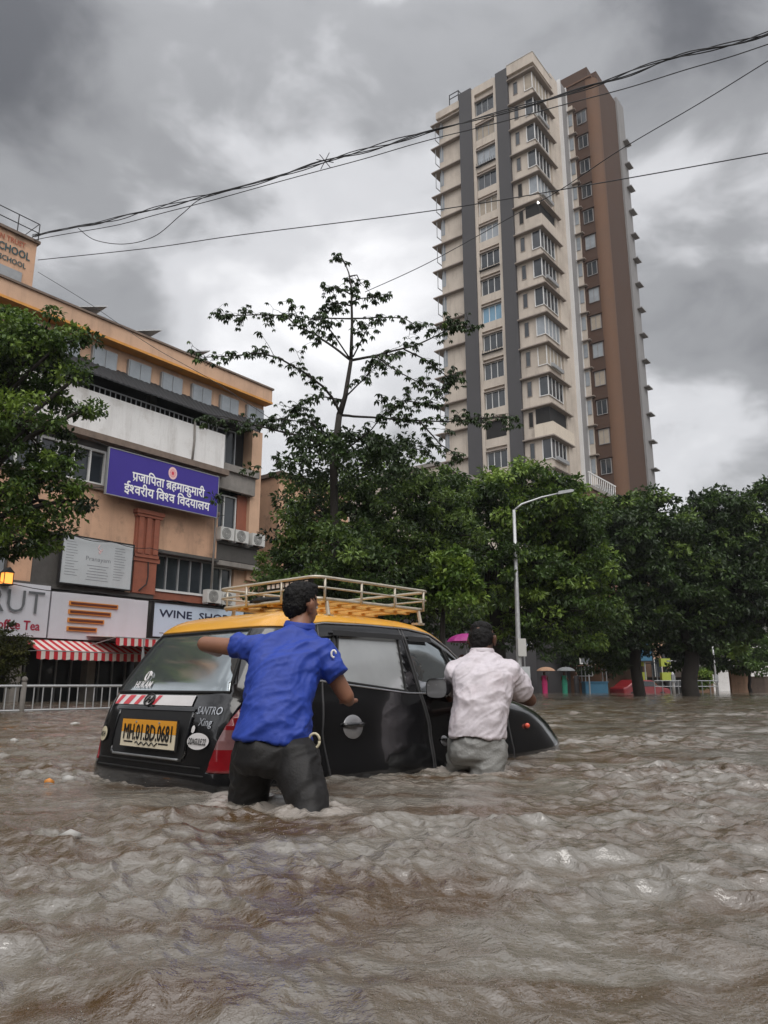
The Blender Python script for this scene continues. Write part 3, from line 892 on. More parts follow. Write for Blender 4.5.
# fins on the side wall
tb('fin', 'tower_grey', 6.75, .02, -.5, 8.25, .3, TOP + 1.5)
tb('fin', 'tower_white', 6.6, -.06, -.5, 6.8, .31, TOP + 1.7)
tb('fin', 'tower_white', 8.2, -.06, -.5, 8.42, .31, TOP + 1.7)
tb('wall', 'beige', 4.9, .3, TOP, 8.3, 3, TOP + 1.4)
FH = 3.13
SZ = [63.75 - FH * k for k in range(21)]
OPEN_C = {5, 12}
PANES = ['window_glass', 'pale_glass', 'window_glass', 'curtain', 'window_glass']
for k, z in enumerate(SZ):
    b_ = MB()
    b_.box(-.05, -.05, z, 4.75, .52, z + .11); b_.box(-.05, .52, z, .47, 3.19, z + .11)
    b_.build('corner_slab', 'beige_slab', tw)
    tb('left_slab', 'beige_slab', .1, 9.32, z - .35, .62, UE + .45, z - .24)
    tb('left_slab', 'beige_slab', .62, UE - .44, z - .35, 3.4, UE + .45, z - .24)
    tb('middle_slab', 'beige_slab', .26, 5.01, z - .2, .64, 7.39, z - .06)
    tb('middle_sill', 'beige', .36, 5.01, z - 2.9, .63, 7.39, z - 2.0)
    if k in OPEN_C:
        tb('balcony_wall', 'cream_wall' if k == 12 else 'beige', .0, .0, z - FH + .12, 4.7, .44, z - 1.75)
        tb('balcony_wall', 'cream_wall' if k == 12 else 'beige', .0, .44, z - FH + .12, .44, 1.9, z - 1.75)
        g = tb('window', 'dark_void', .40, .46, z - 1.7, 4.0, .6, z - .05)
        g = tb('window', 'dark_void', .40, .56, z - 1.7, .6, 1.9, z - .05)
    else:
        # window wrapping the corner
        b_ = MB()
        for (a0, b0, a1, b1) in ((.36, .40, .44, .48), (.36, 1.3, .44, 1.38)): b_.box(a0, b0, z - 2.0, a1, b1, z - .1)
        for xx in (1.1, 1.9, 2.7, 3.5): b_.box(xx, .38, z - 2.0, xx + .07, .46, z - .1)
        b_.box(.36, .40, z - 2.05, .46, 1.38, z - 1.98); b_.box(.46, .38, z - 2.05, 3.57, .47, z - 1.98)
        w_ = b_.build('window', 'white_frame', tw)
        b_ = MB(); b_.box(.42, .44, z - 2.0, .47, 1.32, z - .1); b_.box(.47, .44, z - 2.0, 3.55, .51, z - .1)
        b_.build('pane', PANES[(k * 7 + 3) % 5], w_)
        if k % 3 == 1:
            tb('planter_rail', 'grey_metal', 1.0, .12, z - 2.1, 3.5, .3, z - 1.75)
    # small window of the corner block
    b_ = MB()
    for q in (2.15, 2.62): b_.box(.40, q, z - 1.75, .48, q + .05, z - .25)
    b_.box(.40, 2.15, z - 1.8, .48, 2.67, z - 1.75)
    w_ = b_.build('window', 'beige_slab', tw)
    b_ = MB(); b_.box(.43, 2.2, z - 1.75, .47, 2.62, z - .25); b_.build('pane', 'dark_void' if k in (4, 5, 12) else 'window_glass', w_)
    # middle window
    if k == 12:
        tb('window', 'dark_void', .55, 5.01, z - 1.95, .66, 7.39, z - .2)
    else:
        b_ = MB()
        for q in range(4): b_.box(.5, 5.1 + q * .72, z - 1.98, .6, 5.16 + q * .72, z - .22)
        b_.box(.5, 5.02, z - 2.0, .6, 7.38, z - 1.95); b_.box(.5, 5.02, z - .26, .6, 7.38, z - .21)
        w_ = b_.build('window', 'white_frame' if k > 3 else 'grey_metal', tw)
        b_ = MB(); b_.box(.57, 5.02, z - 1.95, .61, 7.38, z - .25)
        b_.build('pane', 'blue_glass' if k == 8 else PANES[(k * 3 + k // 4) % 5], w_)
        if k in (2, 6, 9, 14):
            b_ = MB()
            for q in range(9): b_.box(.1, 5.1 + q * .27, z - 2.3, .13, 5.14 + q * .27, z - 1.9)
            b_.box(.1, 5.0, z - 2.3, .5, 7.4, z - 2.25); b_.build('window_grille', 'black_matte', tw)
    # left section: recessed shade line and corner glass balcony
    w_ = tb('window', 'pale_glass', .58, 9.34, z - 1.6, .64, 9.6, z - .4)
    b_ = MB()
    for q in (UE - .9, UE - .1): b_.box(.3, q, z - 2.3, .36, q + .06, z - .36)
    b_.box(.3, UE - .1, z - 2.3, 3.0, UE - .04, z - 2.22)
    for q in (1.2, 2.1): b_.box(q, UE - .1, z - 2.3, q + .06, UE - .04, z - .36)
    w_ = b_.build('window', 'grey_metal', tw)
    b_ = MB(); b_.box(.60, UE - .95, z - 2.2, .615, UE - .47, z - .4); b_.build('pane', 'pale_glass', w_)
# brown rear wing
wg = empty('wing', (0, 0, 0), 0, tw)
def wb(name, m, *d, parent=None):
    b_ = MB(); b_.box(*d); o = b_.build(name, m, parent or tw); return o
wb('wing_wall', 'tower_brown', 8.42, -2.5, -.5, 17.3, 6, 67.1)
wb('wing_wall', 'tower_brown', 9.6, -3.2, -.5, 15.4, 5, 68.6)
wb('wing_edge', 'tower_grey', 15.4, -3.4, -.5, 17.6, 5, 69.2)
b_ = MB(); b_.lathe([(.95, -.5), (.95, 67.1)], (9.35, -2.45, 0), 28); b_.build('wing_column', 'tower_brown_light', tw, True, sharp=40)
wb('wing_wall', 'beige', 8.3, -.62, -.5, 8.75, .3, 64.5)
wb('wing_coping', 'tower_brown_light', 8.3, -3.0, 67.11, 9.8, 5, 67.3)
wb('roof_room', 'tower_brown', 10, -2, 67.1, 14, 4, 70.2)
bpy.data.objects.remove(wg)
for k, z in enumerate(SZ):
    zz = z - 1.0
    b_ = MB()
    x0 = 8.33
    for q in (-2.15, -1.62, -1.11): b_.box(x0, q, zz - 1.1, x0 + .08, q + .06, zz + .35)
    b_.box(x0, -2.15, zz - 1.16, x0 + .08, -1.05, zz - 1.1); b_.box(x0, -2.15, zz + .35, x0 + .08, -1.05, zz + .41)
    w_ = b_.build('window', 'tower_grey', tw)
    b_ = MB(); b_.box(x0 + .04, -2.13, zz - 1.1, x0 + .085, -1.07, zz + .35); b_.build('pane', PANES[(k * 2 + k // 3) % 5], w_)
    wb('window_hood', 'tower_brown', 8.18, -2.3, zz + .48, 8.42, -.9, zz + .55)
    wb('balcony_slab', 'beige_slab', 7.95, -1.0, z - .1, 8.42, -.07, z + .0)
    wb('side_window', 'pale_glass', 8.24, -.55, z - 1.9, 8.30, -.12, z - .4)
    wb('edge_slab', 'tower_grey', 16.4, -3.95, z - .1, 17.8, -3.4, z + .02)
# rooftop bits
b_ = MB()
for (x_, y_) in ((.6, 9.6), (.6, 10.8), (1.9, 9.6), (1.9, 10.8)): b_.box(x_, y_, TOP - .4, x_ + .08, y_ + .08, TOP + 1.3)
for z_ in (TOP + .7, TOP + 1.25):
    b_.box(.6, 9.6, z_, .68, 10.88, z_ + .07); b_.box(.6, 9.6, z_, 1.98, 9.68, z_ + .07)
b_.build('roof_frame', 'black_matte', tw)
b_ = MB()
for (x_, y_, h_) in ((.5, 3.4, 1.2), (.5, 4.4, .9), (4.8, .5, 1.6), (.5, 5.2, .5)): b_.tube([(x_, y_, TOP), (x_, y_, TOP + h_)], .05, 6)
b_.build('aerials', 'grey_metal', tw)
b_ = MB(); b_.ball((-.0, .3, 63.75 - FH * 5 - .45), .12, 10)
b_.build('balcony_lamp', mat('lamp_white', (.9, .9, .9), .4, 0, emit=(1, .97, .9), estr=6), tw, True)

# low blocks between the trees and the tower
def block(name, label, org, rz, w, d, h, m, rows, cols, win='window_glass', base=-.5):
    r_ = empty(name, org, rz); tag(r_, label, 'building')
    b_ = MB(); b_.box(0, 0, base, w, d, h); b_.build('wall', m, r_)
    b_ = MB(); b_.box(-.15, -.15, h, w + .15, d + .15, h + .25); b_.build('roof', 'concrete', r_)
    for i_ in range(rows):
        for j_ in range(cols):
            x0 = (j_ + .25) * w / cols; z0 = 1.2 + i_ * 3.1
            if z0 + 1.4 > h: continue
            b_ = MB(); xw = w / cols * .5
            for q in (0, .5, 1): b_.box(x0 + xw * q - .03, -.07, z0, x0 + xw * q + .03, -.0, z0 + 1.4)
            b_.box(x0, -.07, z0 - .06, x0 + xw, 0, z0); b_.box(x0, -.07, z0 + 1.4, x0 + xw, 0, z0 + 1.46)
            w_ = b_.build('window', 'white_frame', r_)
            b_ = MB(); b_.box(x0, -.04, z0, x0 + xw, -.003, z0 + 1.4); b_.build('pane', win, w_)
    return r_
p_ = atY(437, 462, 44); p2 = Vector((p_.x, p_.y, 0))
o = block('low_apartment_block', 'low beige apartment block showing between the tree crowns below the tower', p2, FROT, 11, 10, p_.z - .25, 'beige', 5, 4)
p_ = atY(556, 494, 56)
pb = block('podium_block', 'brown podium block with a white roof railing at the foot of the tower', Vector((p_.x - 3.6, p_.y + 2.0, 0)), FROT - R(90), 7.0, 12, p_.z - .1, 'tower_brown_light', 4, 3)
b_ = MB()
for k in range(14): b_.box(7.0, .2 + k * .4, p_.z + .15, 7.04, .28 + k * .4, p_.z + 1.1)
b_.box(6.98, .1, p_.z + 1.1, 7.06, 5.6, p_.z + 1.2)
b_.build('roof_railing', 'white_frame', pb)
block('roadside_building', 'peach roadside building half hidden under the large trees on the right', Vector((21.0, 62, 0)), R(12), 2.6, 8, 5.4, 'orange_wall', 2, 1)
block('roadside_building', 'white low building glimpsed between trunks on the right', Vector((28.5, 72, 0)), R(5), 9, 8, 6.5, 'white_wall', 0, 3)
block('roadside_building', 'grey building coloured charcoal to imitate deep shade, behind the street lamp', Vector((8.2, 52, 0)), R(30), 9, 8, 6.8, 'charcoal', 0, 4)  # charcoal walls put the shade under the trees into the colour
block('roadside_building', 'cream shop row dimmed by charcoal colouring, right behind the man in the white shirt', Vector((3.0, 42, 0)), R(52), 12, 8, 4.6, 'charcoal', 0, 5)  # the dimness is painted: charcoal walls in place of cream

# unseen blocks added behind and beside the camera to darken taxi reflections
block('rear_reflection_block', 'added dark block behind the photographer, darkening reflections in the taxi', Vector((34, -20, 0)), R(180), 70, 8, 15, 'dark_concrete', 0, 6)
block('side_reflection_block', 'added dark block out of view on the right, darkening reflections in the taxi', Vector((27, -14, 0)), R(90), 40, 8, 8.5, 'dark_concrete', 0, 6)
block('side_reflection_block', 'added dark block out of view on the left, darkening reflections in the taxi', Vector((-22, 12, 0)), R(-90), 34, 8, 3.5, 'dark_concrete', 0, 6)
# splashes thrown up by the rain
def splashes():
    rng = np.random.RandomState(8)
    n = 5500
    r = 1.25 + 11 * rng.uniform(0, 1, n) ** 1.5; a = rng.uniform(-.56, .56, n)
    x = r * np.sin(a); y = r * np.cos(a); z = rng.exponential(.008, n) - .002
    s = rng.uniform(.0006, .0016, n) * (1 + r * .10)
    o = np.array([[1, 0, 0], [-1, 0, 0], [0, 1, 0], [0, -1, 0], [0, 0, 1.4], [0, 0, -1.4]])
    f = np.array([[0, 2, 4], [2, 1, 4], [1, 3, 4], [3, 0, 4], [2, 0, 5], [1, 2, 5], [3, 1, 5], [0, 3, 5]])
    V = np.stack([x, y, z], 1)[:, None, :] + o[None] * s[:, None, None]
    F = f[None] + (np.arange(n) * 6)[:, None, None]
    M['droplet'] = mat('droplet', (.26, .24, .21), .15, 0, spec=.8)
    ob = mesh_np('rain_splashes', V.reshape(-1, 3), F.reshape(-1, 3), M['droplet'], smooth=True)
    tag(ob, 'tiny splashes thrown up by the rain all over the flood water', 'splashes', kind='stuff')
splashes()
# rainy air
hz = MB(); hz.box(-120, -60, -1.6, 120, 130, 90)
m_ = bpy.data.materials.new('rain_haze'); m_.use_nodes = True; t_ = m_.node_tree; t_.nodes.clear()
o_ = t_.nodes.new('ShaderNodeOutputMaterial'); v_ = t_.nodes.new('ShaderNodeVolumePrincipled')
v_.inputs['Color'].default_value = (.86, .88, .92, 1); v_.inputs['Density'].default_value = .0004; v_.inputs['Anisotropy'].default_value = .2
t_.links.new(v_.outputs[0], o_.inputs['Volume'])
hob = hz.build('haze', m_)
tag(hob, 'thin rainy haze over the street', 'haze', kind='stuff')
# ------------------------------------------------------------------ the taxi
YAW = R(42.5)
M['paint_black'] = mat('paint_black', (.008, .008, .009), .20, .3, 3, coat=.9, spec=.5)
M['paint_yellow'] = mat('paint_yellow', (.78, .38, .035), .3, .12, 3, coat=.6)
M['car_glass'] = mat('car_glass', (.62, .68, .70), .04, .2, 2.2, spec=.9, alpha=.94, metal=.9, coat=.4)
M['sky_grey_glass'] = mat('sky_grey_door_glass', (.50, .52, .53), .22, .25, 1.6, spec=.9, alpha=.97, metal=.25, coat=.6)  # pale grey base stands in for sky reflected in the rear door pane
M['seam'] = mat('seam', (.05, .05, .052), .4, .1, 8)
M['rubber'] = mat('rubber', (.012, .012, .012), .75, .2, 8)
M['handle_grey'] = mat('handle_grey', (.30, .30, .31), .25, .1, 8, metal=.4, coat=.5)
M['rack_metal'] = mat('rack_metal', (.58, .53, .44), .4, .25, 12, metal=.35)
M['chrome'] = mat('chrome', (.62, .63, .65), .22, .1, 8, metal=.9)
M['rack_paint'] = mat('rack_yellow', (.72, .46, .16), .4, .2, 8)
M['lamp_red'] = mat('lamp_red', (.26, .010, .016), .15, .25, 12, coat=.7)
M['lamp_clear'] = mat('lamp_clear', (.24, .12, .12), .15, .3, 18, coat=.7)
M['seat_cloth'] = mat('seat_cloth', (.06, .055, .05), .9, .2, 10)
M['sticker_cream'] = mat('sticker_cream', (.62, .56, .40), .5, .1, 9)
M['sticker_white'] = mat('sticker_white', (.72, .70, .70), .5, .06, 9)
M['tape_red'] = mat('tape_red', (.62, .07, .09), .4, .1, 9)
M['plate_yellow'] = mat('plate_yellow', (.80, .36, .035), .45, .06, 9)
M['plate_cream'] = mat('plate_cream', (.76, .68, .52), .45, .06, 9)
M['ink'] = mat('ink_black', (.012, .012, .012), .5, 0)
M['indicator'] = mat('indicator', (.75, .10, .05), .3, 0, coat=.5)

taxi = empty('taxi', (-1.36, 4.48, -.53), -YAW)
tag(taxi, 'black taxi hatchback with yellow roof and rack, stalled in the flood and being pushed', 'taxi')
HT = [.18, .30, .45, .58, .64, .75, .85, .92, .97, 1.02, 1.07, 1.2, 1.34, 1.42, 1.475, 1.51, 1.535, 1.55]
U0 = [.05, .0, -.022, -.02, -.008, .00, .02, .04, .06, .085, .11, .19, .285, .35, .43, .53, .70, .95]
U1 = [3.8, 3.9, 3.94, 3.94, 3.90, 3.78, 3.58, 3.34, 3.05, 2.74, 2.62, 2.42, 2.22, 2.08, 1.95, 1.80, 1.60, 1.30]
WW = [.77, .79, .805, .80, .785, .76, .755, .745, .735, .72, .71, .675, .635, .61, .575, .52, .42, .22]
hs = np.linspace(HT[0], HT[-1], 70)
def smooth_prof(A):
    hd = np.linspace(HT[0] - .1, HT[-1] + .1, 700)
    y = np.interp(hd, HT, A)
    k = np.hanning(37); k /= k.sum()
    yp = np.pad(y, 18, mode='edge')
    ys = np.convolve(yp, k, 'valid')
    return hd, ys
PU0, PU1, PW = smooth_prof(U0), smooth_prof(U1), smooth_prof(WW)
def prof(h):
    f = lambda P_: float(np.interp(h, P_[0], P_[1]))
    u0, u1, w = f(PU0), f(PU1), f(PW)
    nf = 3.1 + 2.4 * min(1, max(0, (h - .95) / .15))
    return u0, u1, w, 10.0, nf
def side_pt(u, h, off=0, sgn_=1):
    u0, u1, w, nr_, nf = prof(h)
    um = (u0 + u1) / 2; L_ = (u1 - u0) / 2
    n = nr_ if u < um else nf
    v = w * max(0, 1 - abs((u - um) / L_) ** n) ** (1 / n)
    return Vector((sgn_ * (v + off), u, h))
def rear_pt(v, h, off=0):
    u0, u1, w, nr_, nf = prof(h)
    um = (u0 + u1) / 2; L_ = (u1 - u0) / 2
    return Vector((v, um - L_ * max(0, 1 - abs(v / w) ** nr_) ** (1 / nr_) - off, h))
NT = 200
bm = bmesh.new()
rings = []
for h in hs:
    u0, u1, w, nr_, nf = prof(h)
    um = (u0 + u1) / 2; L_ = (u1 - u0) / 2
    a = np.linspace(0, 2 * np.pi, 4001)[:-1]
    sa, ca = np.sin(a), np.cos(a)
    nn = np.where(sa < 0, nr_, nf)
    v = w * np.sign(ca) * np.abs(ca) ** (2 / nn); u = um + L_ * np.sign(sa) * np.abs(sa) ** (2 / nn)
    d = np.hypot(np.diff(np.append(v, v[0])), np.diff(np.append(u, u[0])))
    cum = np.insert(np.cumsum(d), 0, 0)
    t = np.linspace(0, cum[-1], NT + 1)[:-1]
    idx = np.interp(t, cum, np.arange(4001))
    vi = np.interp(idx, np.arange(4001), np.append(v, v[0])); ui = np.interp(idx, np.arange(4001), np.append(u, u[0]))
    rings.append([bm.verts.new((vi[k], ui[k], h)) for k in range(NT)])
for i in range(len(rings) - 1):
    for k in range(NT):
        k2 = (k + 1) % NT
        bm.faces.new((rings[i][k], rings[i][k2], rings[i + 1][k2], rings[i + 1][k]))
bm.faces.new(rings[-1]); bm.faces.new(rings[0][::-1])
lay = bm.faces.layers.int.new('reg')
def inside(p, poly):
    c = False; j = len(poly) - 1
    for i in range(len(poly)):
        if (poly[i][1] > p[1]) != (poly[j][1] > p[1]) and p[0] < (poly[j][0] - poly[i][0]) * (p[1] - poly[i][1]) / (poly[j][1] - poly[i][1] + 1e-12) + poly[i][0]:
            c = not c
        j = i
    return c
def region(poly, proj, sel, reg, cuts=True):
    xs = [p[0] for p in poly]; ys = [p[1] for p in poly]
    def near(f):
        c = f.calc_center_median(); q = proj(c)
        return sel(c) and min(xs) - .15 < q[0] < max(xs) + .15 and min(ys) - .15 < q[1] < max(ys) + .15
    if cuts:
        for i in range(len(poly)):
            a, b = poly[i], poly[(i + 1) % len(poly)]
            n2 = (b[1] - a[1], -(b[0] - a[0]))
            fs = [f for f in bm.faces if near(f)]
            g = list({e for f in fs for e in f.edges}) + list({v_ for f in fs for v_ in f.verts}) + fs
            co, no = (((0, a[0], a[1]), (0, n2[0], n2[1])) if proj is PS else ((a[0], 0, a[1]), (n2[0], 0, n2[1])))
            bmesh.ops.bisect_plane(bm, geom=g, plane_co=co, plane_no=no)
    for f in bm.faces:
        c = f.calc_center_median()
        if sel(c) and inside(proj(c), poly): f[lay] = reg
PS = lambda c: (c[1], c[2])
PR = lambda c: (c[0], c[2])
# regions: 1 roof, 2 rear glass, 3 windscreen, 4.. side glass, 8/9 tail lights
roof_poly = [(-.2, 1.395), (.55, 1.41), (.80, 1.455), (1.2, 1.465), (1.6, 1.46), (1.86, 1.435), (2.08, 1.345), (2.38, 1.15), (2.60, 1.03),
             (2.72, 1.06), (2.6, 1.7), (-.2, 1.7)]
region(roof_poly, PS, lambda c: True, 1)
WIN = {4: [(.82, 1.095), (.90, 1.375), (1.13, 1.395), (1.47, 1.395), (1.445, 1.03)],
       5: [(1.57, 1.02), (1.555, 1.395), (1.82, 1.38), (1.95, 1.33), (2.06, 1.01)],
       6: [(2.09, 1.01), (1.985, 1.315), (2.10, 1.255), (2.36, 1.06), (2.38, 1.01)],
       7: [(.56, 1.13), (.70, 1.35), (.86, 1.372), (.78, 1.10)]}
for k, p in WIN.items():
    for s_ in (1, -1):
        region(p, PS, lambda c, s_=s_: c[0] * s_ > .35, k if s_ > 0 else k + 10)
region([(-.60, 1.03), (-.475, 1.39), (.475, 1.39), (.60, 1.03)], PR, lambda c: c[1] < .6, 2)
region([(-.60, 1.06), (-.50, 1.40), (.50, 1.40), (.60, 1.06)], PR, lambda c: c[1] > 1.7, 3)
for s_ in (1, -1):
    p = [(.59 * s_, .622), (.63 * s_, .80), (.69 * s_, .985), (.95 * s_, .985), (.95 * s_, .62)]
    region(p, PR, lambda c: c[1] < .2, 8 if s_ > 0 else 9)
def extract(regs, name, m, off=0, th=0, inv=False):
    b2 = bm.copy(); l2 = b2.faces.layers.int['reg']
    bmesh.ops.delete(b2, geom=[f for f in b2.faces if (f[l2] in regs) == inv], context='FACES')
    b2.normal_update()
    for f in b2.faces: f.smooth = True
    if off:
        for v_ in b2.verts: v_.co += v_.normal * off
    me = bpy.data.meshes.new(name); b2.to_mesh(me); b2.free()
    ms = m if isinstance(m, list) else [m]
    for q in ms: me.materials.append(M[q])
    o = bpy.data.objects.new(name, me); COL.objects.link(o); o.parent = taxi
    if th:
        md = o.modifiers.new('t', 'SOLIDIFY'); md.thickness = th; md.offset = -1
    return o
bm.normal_update()
body = extract({0}, 'body', 'paint_black', 0, .02)
extract({1}, 'roof', 'paint_yellow', .004, .02)
rg = extract({2}, 'rear_window', 'car_glass', -.004, .004)
extract({3}, 'windscreen', 'car_glass', -.006, .004)
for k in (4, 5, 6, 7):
    extract({k}, 'window', 'sky_grey_glass' if k == 4 else 'car_glass', -.008, .004)
    extract({k + 10}, 'window', 'car_glass', -.008, .004)
for k in (8, 9):
    o = extract({k}, 'tail_light', ['lamp_red', 'lamp_clear'], .012 if k == 8 else .003, .02)
    for p in o.data.polygons:
        if .735 < p.center.z < .84: p.material_index = 1
bm.free()

def patch(mb, fn, a0, a1, b0, b1, na=10, nb=4, off=.004, skew=0, mi=0):
    vs = []
    for j in range(nb + 1):
        for i in range(na + 1):
            b = b0 + (b1 - b0) * j / nb
            vs.append(fn(a0 + (a1 - a0) * i / na + skew * (b - b0), b, off))
    mb.add(vs, [(j * (na + 1) + i, j * (na + 1) + i + 1, (j + 1) * (na + 1) + i + 1, (j + 1) * (na + 1) + i) for j in range(nb) for i in range(na)], mi)
def strip(mb, fn, pts, w, off=.003, mi=0, h=.004):
    mb.tube([fn(a, b, off) for a, b in pts], w, 6, mi)
# door seams and their rubber
def dens(pts, n=8):
    out = []
    for (a, b), (c, d) in zip(pts[:-1], pts[1:]):
        out += [(a + (c - a) * i / n, b + (d - b) * i / n) for i in range(n)]
    return out + [pts[-1]]
for sg in (1, -1):
    fn = lambda u, h, off, sg=sg: side_pt(u, h, off, sg)
    for nm, ux, poly in (('rear_door', .9, [(.74, 1.43), (.70, 1.1), (.66, .8), (.70, .45), (.85, .3), (1.62, .3), (1.63, .8), (1.58, 1.0), (1.51, 1.445)]),
                         ('front_door', 1.9, [(1.54, 1.445), (1.60, 1.0), (1.65, .8), (1.64, .3), (2.6, .3), (2.62, .9), (2.50, 1.02), (2.08, 1.345), (1.84, 1.43)])):
        b_ = MB(); strip(b_, fn, dens(poly), .007, .0)
        d_ = b_.build(nm, 'seam', taxi, True)
        # handle: round dished flap with a grip bar
        hu, hh_, hk = (.91, .825, 1) if nm == 'rear_door' else (1.78, .70, .5)
        b_ = MB()
        ringp = [fn(hu + .085 * hk * math.cos(q * math.pi / 12), hh_ + .070 * hk * math.sin(q * math.pi / 12), .003) for q in range(24)]
        ring2 = [fn(hu + .075 * hk * math.cos(q * math.pi / 12), hh_ + .058 * hk * math.sin(q * math.pi / 12), .010) for q in range(24)]
        b_.add(ringp + ring2 + [fn(hu, hh_ - .02, .014)], [(q, (q + 1) % 24, 24 + (q + 1) % 24, 24 + q) for q in range(24)] + [(24 + q, 24 + (q + 1) % 24, 48) for q in range(24)])
        hd_ = b_.build('handle', 'handle_grey', d_, True)
        b_ = MB(); b_.tube([fn(hu + hk * (-.085 + .17 * q / 8), hh_ + .012, .006 + .018 * math.sin(q * math.pi / 8)) for q in range(9)], .014 * hk, 8)
        b_.build('grip', 'paint_black', hd_, True)
# waist moulding, gutter, window rubbers
b_ = MB()
for sg in (1, -1):
    fn = lambda u, h, off, sg=sg: side_pt(u, h, off, sg)
    strip(b_, fn, dens([(.56, 1.105), (.78, 1.085), (1.46, 1.018), (2.30, .998)]), .006, .004)
    strip(b_, fn, dens([(.50, 1.40), (.80, 1.448), (1.2, 1.458), (1.6, 1.453), (1.86, 1.427), (2.08, 1.335), (2.38, 1.14)]), .006, .006)
b_.build('moulding', 'chrome', taxi, True)
b_ = MB()
for sg in (1, -1):
    fn = lambda u, h, off, sg=sg: side_pt(u, h, off, sg)
    for p in WIN.values(): strip(b_, fn, dens(p + [p[0]]), .008, -.002)
strip(b_, rear_pt, dens([(-.60, 1.03), (-.475, 1.39), (.475, 1.39), (.60, 1.03), (-.60, 1.03)]), .009, -.002)
b_.build('window_rubber', 'rubber', taxi, True)
# rain visors over the side windows
b_ = MB(); patch(b_, lambda a, b, o: side_pt(a, b, o), .84, 1.50, 1.372, 1.405, 14, 2, .022); patch(b_, lambda a, b, o: side_pt(a, b, o), 1.56, 1.82, 1.365, 1.40, 8, 2, .022)
b_.build('rain_visor', 'black_matte', taxi, True)
# rear: tailgate seam, bumper line, recess, plate
b_ = MB()
strip(b_, rear_pt, dens([(-.66, 1.02), (-.62, .80), (-.56, .64), (.53, .64)]), .005, .0)
strip(b_, rear_pt, dens([(-.74, .60), (.74, .60)]), .006, .0)
b_.build('tailgate_seam', 'rubber', taxi, True)
b_ = MB(); patch(b_, rear_pt, -.42, .38, .675, .925, 12, 4, .003); b_.build('plate_recess', 'black_matte', taxi, True)
b_ = MB()
strip(b_, rear_pt, dens([(-.42, .92), (-.42, .69), (-.39, .668), (.34, .668), (.38, .70), (.38, .92)]), .009, .004)
b_.build('recess_lip', 'paint_black', taxi, True)
b_ = MB(); strip(b_, rear_pt, dens([(-.38, .672), (.33, .672)]), .006, .012); b_.build('recess_trim', 'grey_metal', taxi, True)
b_ = MB(); patch(b_, rear_pt, -.48, .39, .928, .944, 14, 1, .008); b_.build('tailgate_handle', 'paint_black', taxi, True)
PC, PZ, PWD, PH = .03, .715, .60, .165
ptop = rear_pt(PC, PZ + PH, 0).y; pbot = rear_pt(PC, PZ, 0).y
pl_u = min(ptop, pbot)
plate = empty('number_plate', (PC, pl_u - .035, PZ), 0, taxi); plate.rotation_euler = (-.06, 0, 0)
b_ = MB(); b_.box(-PWD / 2, 0, 0, PWD / 2, .012, PH); b_.build('backing', 'black_matte', plate)
b_ = MB(); b_.box(-PWD / 2 + .008, -.003, PH * .52, PWD / 2 - .008, .0, PH - .006); b_.build('upper_band', 'plate_yellow', plate)
b_ = MB(); b_.box(-PWD / 2 + .008, -.003, .006, PWD / 2 - .008, .0, PH * .52 - .001); b_.build('lower_band', 'plate_cream', plate)
b_ = MB(); fpl = lambda x, y: (x, -.0055, y)
put_text(b_, 'MH.01.BD.0681', fpl, .118, cx=0, y=.047, weight=.0022, width=.52)
vs_ = [i for i in range(len(b_.v))]
b_.v = [(x, y, .05 + (z - .05) * 1.05) for x, y, z in b_.v]
for sx_ in (-.21, .17): b_.box(sx_ - .04, -.0050, .028, sx_ + .06, -.004, .036)
b_.tube([(-.12 + .24 * q / 30, -.006, .027 + .008 * math.sin(q * .9)) for q in range(31)], .003, 5)
b_.build('lettering', 'ink', plate)
b_ = MB()
for sx_ in (-.13, .12): b_.tube([(sx_, 0, PH - .02), (sx_, -.008, PH - .02)], .006, 8)
b_.build('screw', 'grey_metal', plate)
# tape, badges, stickers
b_ = MB(); patch(b_, rear_pt, -.53, .34, .955, 1.012, 16, 2, .007)
tape = b_.build('reflective_tape', 'sticker_white', taxi, True)
b_ = MB()
for a_, w_ in ((-.53, .05), (-.42, .07), (-.29, .05), (-.09, .04)): patch(b_, rear_pt, a_, a_ + w_, .957, 1.010, 2, 2, .009, skew=.9)
b_.build('tape_stripes', 'tape_red', tape)
b_ = MB()
strip(b_, rear_pt, [(-.12 + .052 * math.cos(q * math.pi / 10), .985 + .034 * math.sin(q * math.pi / 10)) for q in range(21)], .0055, .016)
strip(b_, rear_pt, [(-.155, .968), (-.125, 1.003)], .005, .016); strip(b_, rear_pt, [(-.115, .966), (-.085, 1.002)], .005, .016); strip(b_, rear_pt, [(-.138, .986), (-.102, .984)], .005, .016)
b_.build('badge', 'ink', taxi, True)
b_ = MB()
put_text(b_, 'SANTRO', lambda x, y: rear_pt(x, y, .006), .058, cx=.51, y=.915, bold=.0004, width=.20)
put_text(b_, 'Xing', lambda x, y: rear_pt(x, y, .006), .058, cx=.51, y=.855, bold=.0004, width=.11)
b_.build('badge_lettering', 'chrome', taxi)
def oval(nm, cv, ch, rx_, ry_, m, txt, tw_, ts, tm='ink', fn=rear_pt):
    b_ = MB(); n = 28
    b_.add([fn(cv + rx_ * math.cos(2 * math.pi * q / n), ch + ry_ * math.sin(2 * math.pi * q / n), .009) for q in range(n)] + [fn(cv, ch, .010)],
           [(q, (q + 1) % n, n) for q in range(n)])
    o = b_.build(nm, m, taxi)
    if txt:
        b_ = MB(); put_text(b_, txt, lambda x, y: fn(x, y, .013), ts, cx=cv, y=ch - ts * .36, width=tw_, bold=.001); b_.build('lettering', tm, o)
    return o
oval('sticker', -.555, .775, .052, .044, 'sticker_cream', 'MOH', .07, .045)
oval('sticker', .485, .775, .092, .043, 'sticker_white', 'DDAGULE.22', .15, .045)
